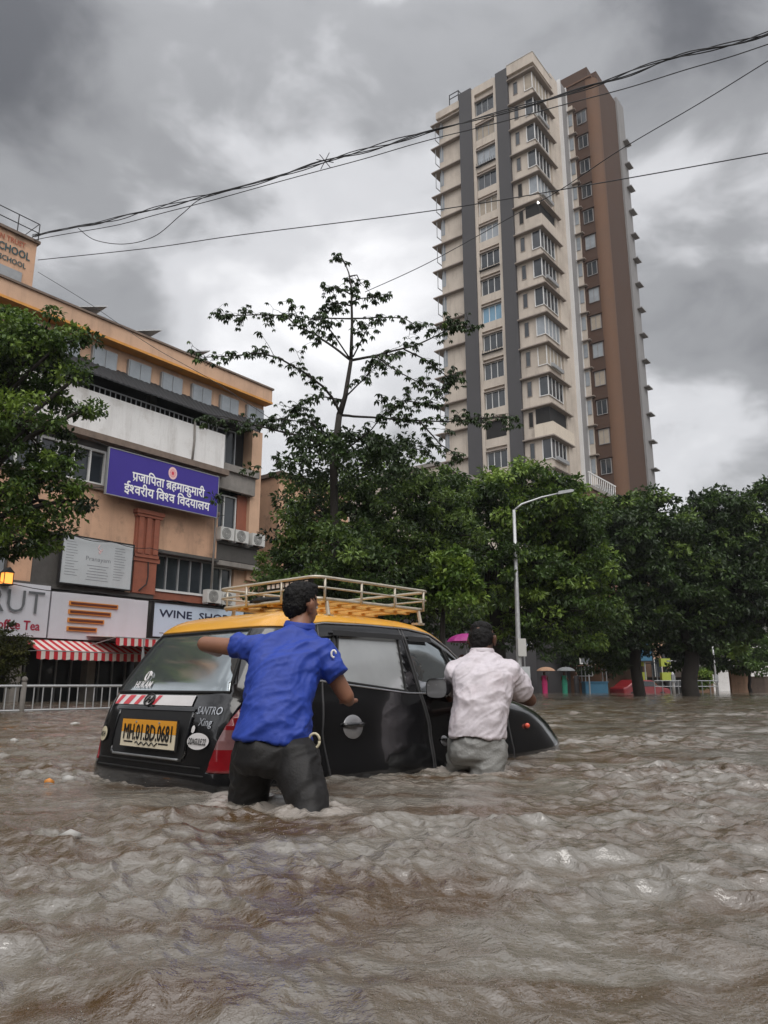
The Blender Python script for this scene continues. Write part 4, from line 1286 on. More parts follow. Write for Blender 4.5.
oval('sticker', .425, .835, .016, .020, 'sticker_white', None, 0, 0)
b_ = MB(); put_text(b_, 'HUKAM', lambda x, y: rear_pt(x, y, .004), .055, cx=-.30, y=1.055, bold=.001, width=.19)
strip(b_, rear_pt, [(-.30 + .035 * math.cos(q * .7) * (1 - q / 14), 1.125 + .028 * math.sin(q * .7)) for q in range(12)], .005, .006)
b_.build('window_decal', 'sticker_white', taxi)
b_ = MB(); patch(b_, lambda a, b, o: side_pt(a, b, o), .56, .60, 1.02, 1.08, 3, 3, .006); b_.build('decal', 'paint_yellow', taxi)
b_ = MB(); put_text(b_, '24', lambda x, y: side_pt(x, y, .006), .16, cx=.36, y=.83, bold=.006, width=.12); b_.build('decal_number', 'sticker_white', taxi)
# side indicator, mirror
b_ = MB(); b_.ball(side_pt(2.90, .755, .012), .021, 12); b_.build('indicator', 'indicator', taxi, True)
mir = MB()
mc = side_pt(1.67, 1.05, .12)
n = 20
prof_m = []
for (du, s_) in ((-.05, .98), (-.03, 1.0), (0.0, .96), (.04, .75), (.06, .35)):
    prof_m.append([Vector((mc.x + .09 * s_ * math.copysign(abs(math.cos(2 * math.pi * q / n)) ** .6, math.cos(2 * math.pi * q / n)), mc.y + du, mc.z + .065 * s_ * math.copysign(abs(math.sin(2 * math.pi * q / n)) ** .6, math.sin(2 * math.pi * q / n)))) for q in range(n)])
vs = [p for r_ in prof_m for p in r_]
mir.add(vs, [(i * n + q, i * n + (q + 1) % n, (i + 1) * n + (q + 1) % n, (i + 1) * n + q) for i in range(4) for q in range(n)] + [tuple(4 * n + q for q in range(n))])
mir.tube([side_pt(1.72, 1.03, -.01), mc + Vector((-.05, .02, -.03))], .028, 8)
mo = mir.build('wing_mirror', 'paint_black', taxi, True)
b_ = MB(); b_.add([p + Vector((0, .008, 0)) for p in prof_m[0]], [tuple(range(n))]); b_.build('mirror_glass', 'handle_grey', mo)
# interior
b_ = MB()
for (x_, y_) in ((-.36, 1.75), (.36, 1.75)):
    b_.box(x_ - .24, y_ - .05, .45, x_ + .24, y_ + .5, .62); b_.box(x_ - .23, y_ - .18, .6, x_ + .23, y_ - .02, 1.12); b_.box(x_ - .12, y_ - .18, 1.14, x_ + .12, y_ - .06, 1.30)
b_.box(-.6, .85, .45, .6, 1.35, .62); b_.box(-.58, .68, .6, .58, .84, 1.08)
b_.box(-.62, 2.25, .55, .62, 2.6, .98)
o = b_.build('seats', 'seat_cloth', taxi)
md = o.modifiers.new('b', 'BEVEL'); md.width = .03; md.segments = 3
b_ = MB(); b_.tube([(.36 + .19 * math.cos(q * math.pi / 12), 2.12 + .05 * math.sin(q * math.pi / 12), .99 + .17 * math.sin(q * math.pi / 12)) for q in range(25)], .014, 8)
b_.build('steering_wheel', 'rubber', taxi, True)
b_ = MB(); b_.box(.0, 1.98, 1.24, .22, 2.02, 1.32); b_.build('cabin_mirror', 'black_matte', taxi)
# wheels (under water, still there)
for (x_, y_) in ((-.68, .55), (.68, .55), (-.68, 2.93), (.68, 2.93)):
    b_ = MB(); s_ = 1 if x_ > 0 else -1
    n = 28; pr_ = [(.16, -.085), (.26, -.085), (.285, -.05), (.285, .05), (.26, .085), (.16, .085)]
    vs = [(x_ + z_, y_ + r_ * math.cos(2 * math.pi * q / n), .285 + r_ * math.sin(2 * math.pi * q / n)) for r_, z_ in pr_ for q in range(n)]
    b_.add(vs, [(i * n + q, i * n + (q + 1) % n, (i + 1) * n + (q + 1) % n, (i + 1) * n + q) for i in range(5) for q in range(n)])
    w_ = b_.build('wheel', 'rubber', taxi, True)
    b_ = MB(); b_.tube([(x_ - .05, y_, .285), (x_ + .05, y_, .285)], .17, 24); b_.build('rim', 'grey_metal', w_)
# roof rack
rk = empty('roof_rack', (0, 0, 0), 0, taxi)
def rrect(x0, x1, y0, y1, z, r_=.1, zf=0):
    pts = []
    for cx, cy, a0 in ((x1 - r_, y1 - r_, 0), (x0 + r_, y1 - r_, 90), (x0 + r_, y0 + r_, 180), (x1 - r_, y0 + r_, 270)):
        for q in range(6):
            a = R(a0 + q * 18)
            pts.append((cx + r_ * math.cos(a), cy + r_ * math.sin(a), z + zf * (cy - y0)))
    return pts + [pts[0]]
b_ = MB(); b_.tube(rrect(-.54, .52, .80, 1.95, 1.752, .07), .0105, 8, cap=False); b_.build('top_rail', 'rack_metal', rk, True)
b_ = MB(); b_.tube(rrect(-.54, .52, .80, 1.95, 1.685, .07), .007, 8, cap=False); b_.tube(rrect(-.52, .50, .82, 1.93, 1.615, .07), .012, 8, cap=False); b_.build('lower_rail', 'rack_metal', rk, True)
b_ = MB()
for q in range(8): b_.box(-.50, .86 + q * .145, 1.608, .48, .90 + q * .145, 1.622)
for q in range(3): b_.box(-.35 + q * .33, .84, 1.592, -.31 + q * .33, 1.92, 1.607)
b_.build('slats', 'rack_paint', rk)
for (x_, y_) in [(x__, y__) for x__ in (-.54, .52) for y__ in (.88, 1.22, 1.56, 1.88)] + [(-.2, .80), (.18, .80), (-.2, 1.95), (.18, 1.95)]:
    b_ = MB(); b_.tube([(x_, y_, 1.755), (x_, y_, 1.60)], .009, 6); b_.build('upright', 'rack_metal', rk, True)
for (x_, y_) in ((-.50, .92), (.49, .92), (-.50, 1.85), (.49, 1.85)):
    b_ = MB(); b_.tube([(x_, y_, 1.62), (x_ * 1.05, y_, 1.51)], .014, 8); b_.box(x_ - .03, y_ - .04, 1.50, x_ + .03, y_ + .04, 1.515); b_.build('foot', 'rack_metal', rk)
b_ = MB(); b_.box(.0, .815, 1.70, .46, .835, 1.745); br_ = b_.build('rack_bar', 'black_matte', rk)
b_ = MB()
for q in range(9): b_.box(.02 + q * .048, .806, 1.708, .048 + q * .048, .813, 1.735)
b_.build('bar_blocks', 'sticker_white', br_)
b_ = MB()
for q in range(8):
    a = q * .8
    b_.ball((-.1 + .1 * math.cos(a), 1.0 + .12 * math.sin(a), 1.64), (.10, .09, .03), 10)
b_.tube([(-.2, .85, 1.63), (-.05, .95, 1.66), (.1, .86, 1.63), (.2, 1.0, 1.65)], .016, 6)
rope = b_.build('black_rope_bundle', 'black_matte', None, True)
rope.matrix_world = Matrix.Translation(taxi.location) @ Matrix.Rotation(-YAW, 4, 'Z')
tag(rope, 'coiled black rope lying on the taxi roof inside the rack', 'rope')

# ------------------------------------------------------------------ people
M['skin'] = mat('skin', (.27, .125, .075), .5, .12, 14, bump=.05, bscale=120)
M['skin_dark'] = mat('skin_dark', (.12, .055, .035), .5, .15, 14, bump=.05, bscale=120)
M['hair'] = mat('hair', (.006, .005, .005), .55, .5, 40, bump=.5, bscale=140, spec=.25)
M['blue_shirt'] = mat('blue_shirt', (.016, .052, .36), .62, .22, 5, bump=.12, bscale=260)
M['white_shirt'] = mat('white_shirt', (.64, .59, .63), .55, .12, 5, bump=.12, bscale=260, blotch=((.42, .32, .34), 4.5, .5))
M['black_trousers'] = mat('black_trousers', (.016, .015, .015), .55, .4, 6, bump=.12, bscale=90, spec=.3)
M['grey_trousers'] = mat('grey_trousers', (.24, .24, .23), .5, .25, 6, bump=.25, bscale=90)
M['eye'] = mat('eye', (.6, .58, .55), .2, 0)

def capsule(mb, p0, r0, p1, r1, n=16):
    p0, p1 = Vector(p0), Vector(p1); d = p1 - p0; L_ = d.length; d = d / max(L_, 1e-6)
    pts, rr_ = [], []
    for q in range(5):
        a = math.pi / 2 * q / 5; pts.append(p0 - d * r0 * math.cos(a)); rr_.append(max(.002, r0 * math.sin(a)))
    pts.append(p0); rr_.append(r0); pts.append(p1); rr_.append(r1)
    for q in range(4, -1, -1):
        a = math.pi / 2 * q / 5; pts.append(p1 + d * r1 * math.cos(a)); rr_.append(max(.002, r1 * math.sin(a)))
    mb.tube(pts, rr_, n)
def loft(mb, secs, n=28, flat=2.3):
    """secs: (centre, lateral vector, depth vector)"""
    vs = []
    for c, a, b in secs:
        c, a, b = Vector(c), Vector(a), Vector(b)
        for q in range(n):
            t = 2 * math.pi * q / n; cs, sn = math.cos(t), math.sin(t)
            vs.append(c + a * (math.copysign(abs(cs) ** (2 / flat), cs)) + b * (math.copysign(abs(sn) ** (2 / flat), sn)))
    fs = [(i * n + q, i * n + (q + 1) % n, (i + 1) * n + (q + 1) % n, (i + 1) * n + q) for i in range(len(secs) - 1) for q in range(n)]
    fs += [tuple(range(n))[::-1], tuple((len(secs) - 1) * n + q for q in range(n))]
    mb.add(vs, fs)
def remesh(mb, name, m, parent, voxel, smooth=4, disp=None, origin=(0, 0, 0)):
    me = bpy.data.meshes.new('tmp'); me.from_pydata(mb.v, [], mb.f); me.update()
    b2 = bmesh.new(); b2.from_mesh(me); bmesh.ops.recalc_face_normals(b2, faces=b2.faces); b2.to_mesh(me); b2.free()
    o = bpy.data.objects.new('tmp', me); COL.objects.link(o)
    md = o.modifiers.new('r', 'REMESH'); md.mode = 'VOXEL'; md.voxel_size = voxel
    if smooth:
        sm = o.modifiers.new('s', 'SMOOTH'); sm.factor = .5; sm.iterations = smooth
    bpy.context.view_layer.update()
    dg = bpy.context.evaluated_depsgraph_get()
    res = bpy.data.meshes.new_from_object(o.evaluated_get(dg))
    bpy.data.objects.remove(o); bpy.data.meshes.remove(me)
    og = Vector(origin)
    nrm = [v_.normal.copy() for v_ in res.vertices]
    for v_, n_ in zip(res.vertices, nrm):
        if disp: v_.co += n_ * disp(v_.co)
        v_.co -= og
    res.polygons.foreach_set('use_smooth', [True] * len(res.polygons))
    res.name = name
    res.materials.clear(); res.materials.append(M[m])
    res.update()
    ob = bpy.data.objects.new(name, res); COL.objects.link(ob)
    if parent: ob.parent = parent
    else: ob.location = og
    return ob
def folds(dirv, scale, amp, seed, fine=.0):
    """cloth creases: sharp-ridged noise stretched along dirv"""
    dv = Vector(dirv).normalized()
    o1 = Vector((seed * 7.3, seed * 3.1, seed * 5.7))
    def f(p):
        q = p - dv * p.dot(dv) * .78
        q = q * scale + o1
        w_ = noise.noise_vector(p * scale * .45 + o1) * .8
        a = 1 - abs(noise.noise(q + w_)) * 2.6
        b = 1 - abs(noise.noise(q * 2.1 + w_ * 1.4 + o1)) * 2.6
        return amp * 1.7 * (max(a, -.5) + .45 * max(b, -.4) - .35) + fine * noise.noise(p * 60)
    return f
def head(mb, c, fwd, up, s=1.0):
    """skull, face, ears, nose in a head frame; returns frame"""
    f = Vector(fwd).normalized(); r_ = f.cross(Vector(up)).normalized(); u = r_.cross(f).normalized()
    c = Vector(c)
    P = lambda x, y, z: c + (r_ * x + f * y + u * z) * s
    def el(x, y, z, rx, ry, rz, n=20):
        t = MB(); t.ball((0, 0, 0), 1, n)
        mb.add([P(x + a[0] * rx, y + a[1] * ry, z + a[2] * rz) for a in t.v], t.f)
    el(0, -.012, .03, .077, .095, .088); el(0, .022, -.03, .06, .07, .085); el(0, .05, -.085, .032, .03, .028)
    el(0, .088, -.018, .012, .022, .026); el(0, .102, -.03, .014, .014, .011)
    el(0, .076, -.06, .024, .014, .006); el(0, .074, -.068, .022, .014, .006)
    el(.03, .076, .018, .022, .012, .006); el(-.03, .076, .018, .022, .012, .006)
    for s_ in (-1, 1):
        el(s_ * .083, -.005, -.010, .012, .024, .036); el(s_ * .094, -.014, .002, .007, .018, .026)
    return P
def hand(mb, wrist, palm_dir, normal, s=1.0, curl=.4, thumb=1):
    d = Vector(palm_dir).normalized(); n = Vector(normal).normalized(); n = (n - d * n.dot(d)).normalized()
    r_ = d.cross(n)
    w = Vector(wrist)
    for k in range(4):
        off = (k - 1.5) * .021 * s
        base = w + d * (.085 - .004 * abs(k - 1)) * s + r_ * off
        capsule(mb, w + d * .015 * s + r_ * off * .7, .015 * s, base, .0125 * s, 10)
        L_ = (.068, .076, .070, .056)[k if thumb > 0 else 3 - k] * s
        p = base; dd = d.copy()
        for j in range(3):
            dd = (dd - n * curl * (.3 + .2 * j)).normalized()
            q = p + dd * L_ * (.42, .32, .26)[j]
            capsule(mb, p, (.0098 - .0009 * j) * s, q, (.0090 - .0009 * j) * s, 8)
            p = q
    tb_ = w + d * .025 * s - r_ * .028 * s * thumb
    t1 = tb_ + (d * .035 - r_ * .022 * thumb - n * .006) * s; t2 = t1 + (d * .030 - r_ * .004 * thumb - n * .008) * s
    capsule(mb, tb_, .014 * s, t1, .011 * s, 8); capsule(mb, t1, .011 * s, t2, .009 * s, 8)

def lateral(a, b):
    v_ = Vector(b) - Vector(a); return v_.normalized()

# --- man in the blue polo shirt
def blue_man():
    A = atY
    sec = [(273, 741, 3.70, .188, .145), (275, 722, 3.705, .170, .130), (278, 700, 3.735, .160, .122), (282, 680, 3.77, .168, .122),
           (286, 662, 3.805, .182, .12), (289, 649, 3.84, .180, .105), (294, 637, 3.875, .135, .09), (299, 628, 3.90, .070, .07)]
    lat = Vector((.985, .10, -.10)).normalized(); dep = Vector((-.1, .95, .0)).normalized()
    og = A(277, 800, 3.7); og.z = 0
    S = MB()
    loft(S, [(A(x, y, Y), lat * w, dep * d) for x, y, Y, w, d in sec])
    shL, slL, elL = A(258, 650, 3.85), A(236, 646, 3.90), A(205, 644, 3.97)
    shR, slR, elR = A(322, 655, 3.85), A(338, 677, 3.83), A(346, 696, 3.88)
    S.tube([A(272, 652, 3.85), shL, A(246, 648, 3.87), slL], [.085, .074, .066, .058], 18)
    S.tube([A(303, 654, 3.85), shR, A(328, 665, 3.84), slR], [.088, .078, .070, .062], 18)
    fn_ = folds((.65, .1, .8), 7.5, .0065, 2.0, .0012)
    fn2 = folds((.9, .1, .45), 13, .0032, 5.0)
    Bd = MB()
    P = head(Bd, A(302, 606, 3.955), (.66, .75, -.05), (.05, -.04, 1), 1.0)
    capsule(Bd, A(299, 630, 3.90), .058, A(301, 617, 3.94), .055)
    loft(Bd, [(A(x, y, Y), lat * (w * .72), dep * (d * .68)) for x, y, Y, w, d in sec[:-1]])
    capsule(Bd, shL, .050, elL, .041); capsule(Bd, shR, .050, elR, .041)
    hL = Vector((-.93, 4.22, elL.z - .03)); capsule(Bd, elL, .041, hL, .029)
    hand(Bd, hL, (.05, .9, .25), (.3, .3, -1), 1, .25, -1)
    hR = A(349, 701, 4.12); capsule(Bd, elR, .041, hR, .029)
    hand(Bd, hR, Vector((.05, .9, .02)), (0, 0, 1), 1, .25, 1)
    legs = [(A(254, 755, 3.72), .088, A(248, 800, 3.78), .068, Vector((-.64, 3.86, -.50))), (A(295, 757, 3.66), .094, A(309, 806, 3.54), .068, Vector((-.33, 3.28, -.50)))]
    for h_, r0, kn, r1, ft in legs:
        capsule(Bd, h_, r0, kn, r1 * .85); capsule(Bd, kn, r1 * .8, ft, .042); capsule(Bd, ft, .04, ft + Vector((.02, .17, -.01)), .03)
    body_ = remesh(Bd, 'person', 'skin', None, .0062, 3, origin=og)
    tag(body_, 'man in a blue polo shirt and black trousers pushing the taxi rear', 'person')
    sh = remesh(S, 'shirt', 'blue_shirt', body_, .0065, 5, lambda p: fn_(p) + fn2(p), og)
    C_ = MB()
    n = 24; cc = A(299.5, 627, 3.905)
    ring = [cc + lat * .070 * math.cos(2 * math.pi * q / n) + dep * .072 * math.sin(2 * math.pi * q / n) + Vector((0, 0, .010 * math.sin(2 * math.pi * q / n))) for q in range(n + 1)]
    C_.tube(ring, .016, 8, cap=False); C_.tube([p + Vector((.003, 0, .018)) for p in ring], .011, 8, cap=False)
    remesh(C_, 'collar', 'blue_shirt', body_, .006, 3, None, og)
    T = MB()
    loft(T, [(A(273, 735, 3.71), lat * .165, dep * .12), (A(274, 748, 3.70), lat * .188, dep * .14), (A(275, 766, 3.69), lat * .195, dep * .14), (A(276, 775, 3.69), lat * .18, dep * .11)])
    for h_, r0, kn, r1, ft in legs:
        capsule(T, h_, r0 + .018, kn, r1 + .022); capsule(T, kn, r1 + .02, ft + Vector((0, 0, .08)), .075)
    remesh(T, 'trousers', 'black_trousers', body_, .009, 5, folds((.8, .1, .55), 9.5, .0060, 9.0), og)
    # belt end / cord showing at the hem
    b_ = MB()
    c2 = A(314, 741, 3.66)
    b_.tube([c2 + Vector((.026 * math.cos(a / 14 * 6.28), .01, .034 * math.sin(a / 14 * 6.28))) for a in range(15)], .007, 6)
    b_.v = [(Vector(v_) - og) for v_ in b_.v]; b_.build('belt_loop', 'sticker_cream', body_, True)
    # sleeve badge
    b_ = MB()
    bc = A(334, 654, 3.785)
    ell_ = [(.013, .02), (.013, .026)]
    b_.tube([bc + Vector((.012 * math.cos(a / 10 * 6.28), -.02, .018 * math.sin(a / 10 * 6.28))) for a in range(9)], .0055, 6)
    b_.v = [(Vector(v_) - og) for v_ in b_.v]; b_.build('sleeve_mark', 'letter_white', body_, True)
    H = MB()
    def el(x, y, z, rx, ry, rz):
        t = MB(); t.ball((0, 0, 0), 1, 20)
        H.add([P(x + a[0] * rx, y + a[1] * ry, z + a[2] * rz) for a in t.v], t.f)
    el(0, -.022, .044, .081, .094, .086); el(0, -.052, .0, .072, .060, .078); el(0, .030, .088, .060, .050, .034); el(.0, .02, .108, .055, .065, .024)
    remesh(H, 'hair', 'hair', body_, .006, 3, lambda p: .006 * noise.noise(p * 45) + .006 * noise.noise(p * 110), og)
    for s_ in (-1, 1):
        b_ = MB(); b_.ball(P(s_ * .03, .074, .002) - og, .011, 10); b_.build('eye', 'eye', body_, True)
blue_man()

def white_man():
    A = atY
    sec = [(477, 737, 5.02, .182, .15), (478, 722, 5.03, .180, .145), (481, 703, 5.05, .186, .14), (483, 688, 5.08, .195, .14),
           (484, 675, 5.11, .212, .135), (484, 666, 5.15, .20, .12), (483, 658, 5.19, .125, .09), (482, 652, 5.215, .072, .07)]
    lat = Vector((.99, .12, -.03)).normalized(); dep = Vector((-.1, .95, .0)).normalized()
    og = A(478, 772, 5.0); og.z = 0
    S = MB()
    loft(S, [(A(x, y, Y), lat * w, dep * d) for x, y, Y, w, d in sec])
    shL, slL, elL = A(458, 674, 5.15), A(452, 688, 5.28), A(450, 696, 5.38)
    shR, slR, elR = A(508, 674, 5.14), A(524, 694, 5.23), A(530, 700, 5.30)
    S.tube([A(470, 672, 5.15), shL, slL], [.10, .092, .074], 18)
    S.tube([A(496, 673, 5.14), shR, A(516, 684, 5.18), slR], [.10, .095, .088, .076], 18)
    fn_ = folds((.25, .1, .9), 7.0, .0075, 12.0, .0012); fn2 = folds((.8, 0, .45), 13, .0036, 15.0)
    Bd = MB()
    P = head(Bd, A(482.5, 640, 5.27), (.42, .9, -.14), (.05, .18, 1), 1.06)
    capsule(Bd, A(482, 655, 5.20), .060, A(483, 645, 5.25), .058)
    loft(Bd, [(A(x, y, Y), lat * (w * .72), dep * (d * .68)) for x, y, Y, w, d in sec[:-1]])
    capsule(Bd, shL, .050, elL, .043); capsule(Bd, shR, .050, elR, .045)
    hL = A(459, 690, 5.58); capsule(Bd, elL, .043, hL, .03); hand(Bd, hL, (.25, .9, .1), (.2, 0, 1), 1, .2, -1)
    hR = A(514, 697, 5.56); capsule(Bd, elR, .046, hR, .03); hand(Bd, hR, (-.3, .9, -.05), (0, 0, 1), 1, .2, 1)
    legs = [(A(464, 748, 5.06), .098, A(462, 778, 5.16), .082, Vector((.52, 5.3, -.50))), (A(489, 750, 5.00), .105, A(486, 782, 4.96), .084, Vector((.62, 4.75, -.50)))]
    for h_, r0, kn, r1, ft in legs:
        capsule(Bd, h_, r0, kn, r1 * .85); capsule(Bd, kn, r1 * .8, ft, .042); capsule(Bd, ft, .04, ft + Vector((.02, .17, -.01)), .03)
    body_ = remesh(Bd, 'person', 'skin_dark', None, .0066, 3, origin=og)
    tag(body_, 'man in a soaked white shirt and grey trousers leaning on the taxi front', 'person')
    remesh(S, 'shirt', 'white_shirt', body_, .0068, 5, lambda p: fn_(p) + fn2(p), og)
    C_ = MB(); n = 24; cc = A(482, 652, 5.215)
    ring = [cc + lat * .072 * math.cos(2 * math.pi * q / n) + dep * .074 * math.sin(2 * math.pi * q / n) for q in range(n + 1)]
    C_.tube(ring, .017, 8, cap=False); C_.tube([p + Vector((.002, 0, .016)) for p in ring], .011, 8, cap=False)
    remesh(C_, 'collar', 'white_shirt', body_, .006, 3, None, og)
    T = MB()
    loft(T, [(A(478, 733, 5.04), lat * .165, dep * .13), (A(477, 742, 5.03), lat * .183, dep * .15), (A(477, 756, 5.02), lat * .185, dep * .15), (A(477, 764, 5.02), lat * .16, dep * .1)])
    for h_, r0, kn, r1, ft in legs:
        capsule(T, h_, r0 + .015, kn, r1 + .018); capsule(T, kn, r1 + .018, ft + Vector((0, 0, .08)), .075)
    remesh(T, 'trousers', 'grey_trousers', body_, .009, 5, folds((.9, .1, .3), 10, .0060, 19.0), og)
    H = MB()
    def el(x, y, z, rx, ry, rz):
        t = MB(); t.ball((0, 0, 0), 1, 20)
        H.add([P(x + a[0] * rx, y + a[1] * ry, z + a[2] * rz) for a in t.v], t.f)
    el(0, -.030, .012, .084, .088, .080); el(0, -.062, -.015, .07, .05, .07); el(.05, -.005, .015, .036, .06, .04); el(-.05, -.005, .015, .036, .06, .04)
    el(0, .01, .085, .062, .07, .036); el(0, -.03, .07, .075, .07, .05)
    remesh(H, 'hair', 'hair', body_, .006, 3, lambda p: .005 * noise.noise(p * 40) + .003 * noise.noise(p * 90), og)
    for s_ in (-1, 1):
        b_ = MB(); b_.ball(P(s_ * .03, .074, .002) - og, .011, 10); b_.build('eye', 'eye', body_, True)
white_man()
# ------------------------------------------------------------------ trees
def leaf_mat(name, ca, cb, cc):
    m = bpy.data.materials.new(name); m.use_nodes = True; t = m.node_tree; t.nodes.clear()
    N = t.nodes.new; L = t.links.new
    out = N('ShaderNodeOutputMaterial')
    at = N('ShaderNodeAttribute'); at.attribute_name = 'tint'
    rp = N('ShaderNodeValToRGB'); e_ = rp.color_ramp.elements
    e_[0].position = 0; e_[0].color = (*ca, 1); e_[1].position = 1; e_[1].color = (*cc, 1)
    q = e_.new(.6); q.color = (*cb, 1)
    L(at.outputs['Fac'], rp.inputs[0])
    b = N('ShaderNodeBsdfPrincipled'); b.inputs['Roughness'].default_value = .42; b.inputs['Specular IOR Level'].default_value = .4
    tr = N('ShaderNodeBsdfTranslucent')
    L(rp.outputs[0], b.inputs['Base Color']); L(rp.outputs[0], tr.inputs[0])
    mx = N('ShaderNodeMixShader'); mx.inputs[0].default_value = .28
    L(b.outputs[0], mx.inputs[1]); L(tr.outputs[0], mx.inputs[2]); L(mx.outputs[0], out.inputs[0])
    return m
M['leaf_mid'] = leaf_mat('leaf_mid', (.014, .028, .008), (.060, .112, .020), (.22, .32, .055))
M['leaf_dark'] = leaf_mat('leaf_dark', (.012, .023, .008), (.042, .078, .018), (.16, .24, .05))
M['leaf_bright'] = leaf_mat('leaf_bright', (.04, .075, .014), (.09, .16, .026), (.22, .32, .05))
M['leaf_brownish'] = leaf_mat('leaf_brownish', (.03, .032, .01), (.07, .085, .02), (.17, .17, .05))
M['bark'] = mat('bark', (.030, .025, .021), .9, .35, 6, bump=.5, bscale=30)

class Leaves:
    def __init__(s, seed): s.rng = np.random.RandomState(seed); s.V = []; s.T = []
    def leaf(s, c, d, n, l, w, tint):
        """arrays: centre (base), direction, normal -> folded diamond of 4 verts"""
        side = np.cross(d, n); side /= np.linalg.norm(side, axis=1, keepdims=True) + 1e-9
        l = l[:, None]; w = w[:, None]
        v0 = c; v2 = c + d * l - n * l * .15
        m_ = c + d * l * .45 + n * l * .06
        V = np.stack([v0, m_ + side * w, v2, m_ - side * w], 1)
        s.V.append(V.reshape(-1, 3)); s.T.append(np.repeat(np.clip(tint, 0, 1), 4))
    def clump(s, c, rad, n, size, tint, up=.5):
        g = s.rng
        q = g.normal(size=(n, 3)); q /= np.linalg.norm(q, axis=1, keepdims=True)
        rr_ = g.uniform(.25, 1, n) ** .6
        P = np.array(c) + q * rr_[:, None] * np.array(rad)
        d = q * .7 + g.normal(size=(n, 3)) * .55; d[:, 2] -= .25
        d /= np.linalg.norm(d, axis=1, keepdims=True)
        nn = g.normal(size=(n, 3)) * .6; nn[:, 2] += 1.0
        nn -= d * (nn * d).sum(1)[:, None]; nn /= np.linalg.norm(nn, axis=1, keepdims=True)
        l = size * g.uniform(.6, 1.25, n)
        s.leaf(P, d, nn, l, l * g.uniform(.22, .34, n), tint + g.normal(size=n) * .10)
    def build(s, name, material, parent):
        V = np.concatenate(s.V); T = np.concatenate(s.T)
        F = np.arange(len(V)).reshape(-1, 4)
        return mesh_np(name, V - np.array(parent.location), F, M[material], parent, tint=T)

def limb(mb, a, b, r0, r1, seed, sag=.06, n=7):
    a, b = Vector(a), Vector(b); L_ = (b - a).length
    pts = []
    for i in range(n + 1):
        t = i / n
        w = noise.noise_vector(Vector((seed * 3.7, t * 2.2, seed))) * L_ * .09 * math.sin(t * math.pi)
        pts.append(a.lerp(b, t) + w + Vector((0, 0, L_ * sag * math.sin(t * math.pi))))
    mb.tube(pts, [r0 + (r1 - r0) * i / n for i in range(n + 1)], 7)

def big_tree(name, label, base, trunk_r, fork_z, crowns, n_sub, r_sub, per, leaf, mater, seed, group='roadside trees', lean=(0, 0), tintb=.45, cat='tree'):
    """crowns: (centre xyz, radii xyz) ellipsoids filled with leaf clumps near their surface"""
    base = Vector((base[0], base[1], -.5))
    r_ = empty(name, base); tag(r_, label, cat, group)
    rng = random.Random(seed); LV = Leaves(seed)
    tk = MB(); fork = base + Vector((lean[0], lean[1], fork_z + .5))
    limb(tk, base, fork, trunk_r * 1.25, trunk_r * .8, seed, 0, 8)
    tk.v = [Vector(v) - base for v in tk.v]
    tk.build('trunk', 'bark', r_, True)
    br = MB()
    vols = [c[1][0] * c[1][1] * c[1][2] for c in crowns]
    areas = [v ** (2 / 3) for v in vols]; tot_ = sum(areas)
    for ci, (c, rad) in enumerate(crowns):
        c = Vector(c)
        limb(br, fork, c, trunk_r * .5, trunk_r * .16, seed + ci * 1.7, .05)
        k = max(4, int(n_sub * areas[ci] / tot_))
        for j in range(k):
            z = rng.uniform(-.75, 1); a = rng.uniform(0, 2 * math.pi); q = math.sqrt(max(0, 1 - z * z)); sh = rng.uniform(.45, 1.16)
            p = c + Vector((rad[0] * q * math.cos(a) * sh, rad[1] * q * math.sin(a) * sh, rad[2] * z * sh))
            s_ = rng.uniform(.5, 1.5) * r_sub
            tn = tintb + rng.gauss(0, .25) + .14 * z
            LV.clump(p, (s_, s_, s_ * rng.uniform(.32, .6)), int(per * rng.uniform(.7, 1.3)), leaf, tn)
            if rng.random() < .35: limb(br, c, p, trunk_r * .12, .012, seed + j, .03, 4)
    br.v = [Vector(v) - base for v in br.v]
    br.build('limbs', 'bark', r_, True)
    LV.build('crown', mater, r_)
    return r_
def C(px, py, Y, rx, rz, ry=None):
    p = atY(px, py, Y); s_ = Y / FPX
    return (tuple(p), (rx * s_, (ry or rx) * s_, rz * s_))

# leafy tree close on the left
big_tree('street_tree', 'broad leafy tree at the left edge in front of the school building', (-9.6, 14.6), .2, 3.2,
         [C(15, 365, 14.5, 52, 48), C(60, 345, 14.2, 30, 26), C(-50, 400, 15, 90, 100), C(25, 430, 14.2, 50, 45), C(38, 500, 14.4, 36, 45), C(72, 500, 14.2, 16, 30), C(-40, 510, 15, 60, 60),
          C(85, 408, 14.3, 18, 10), C(62, 475, 14.3, 26, 12), C(12, 320, 14.5, 25, 20), C(22, 540, 14.4, 36, 22), C(45, 330, 14.3, 26, 18), C(82, 372, 14.3, 16, 14), ((-9.6, 11.3, 6.3), (2.2, 2.2, 1.5)), ((-11.0, 13.2, 7.2), (2.2, 2.2, 1.6))],
         720, .25, 95, .115, 'leaf_mid', 11, tintb=.55)
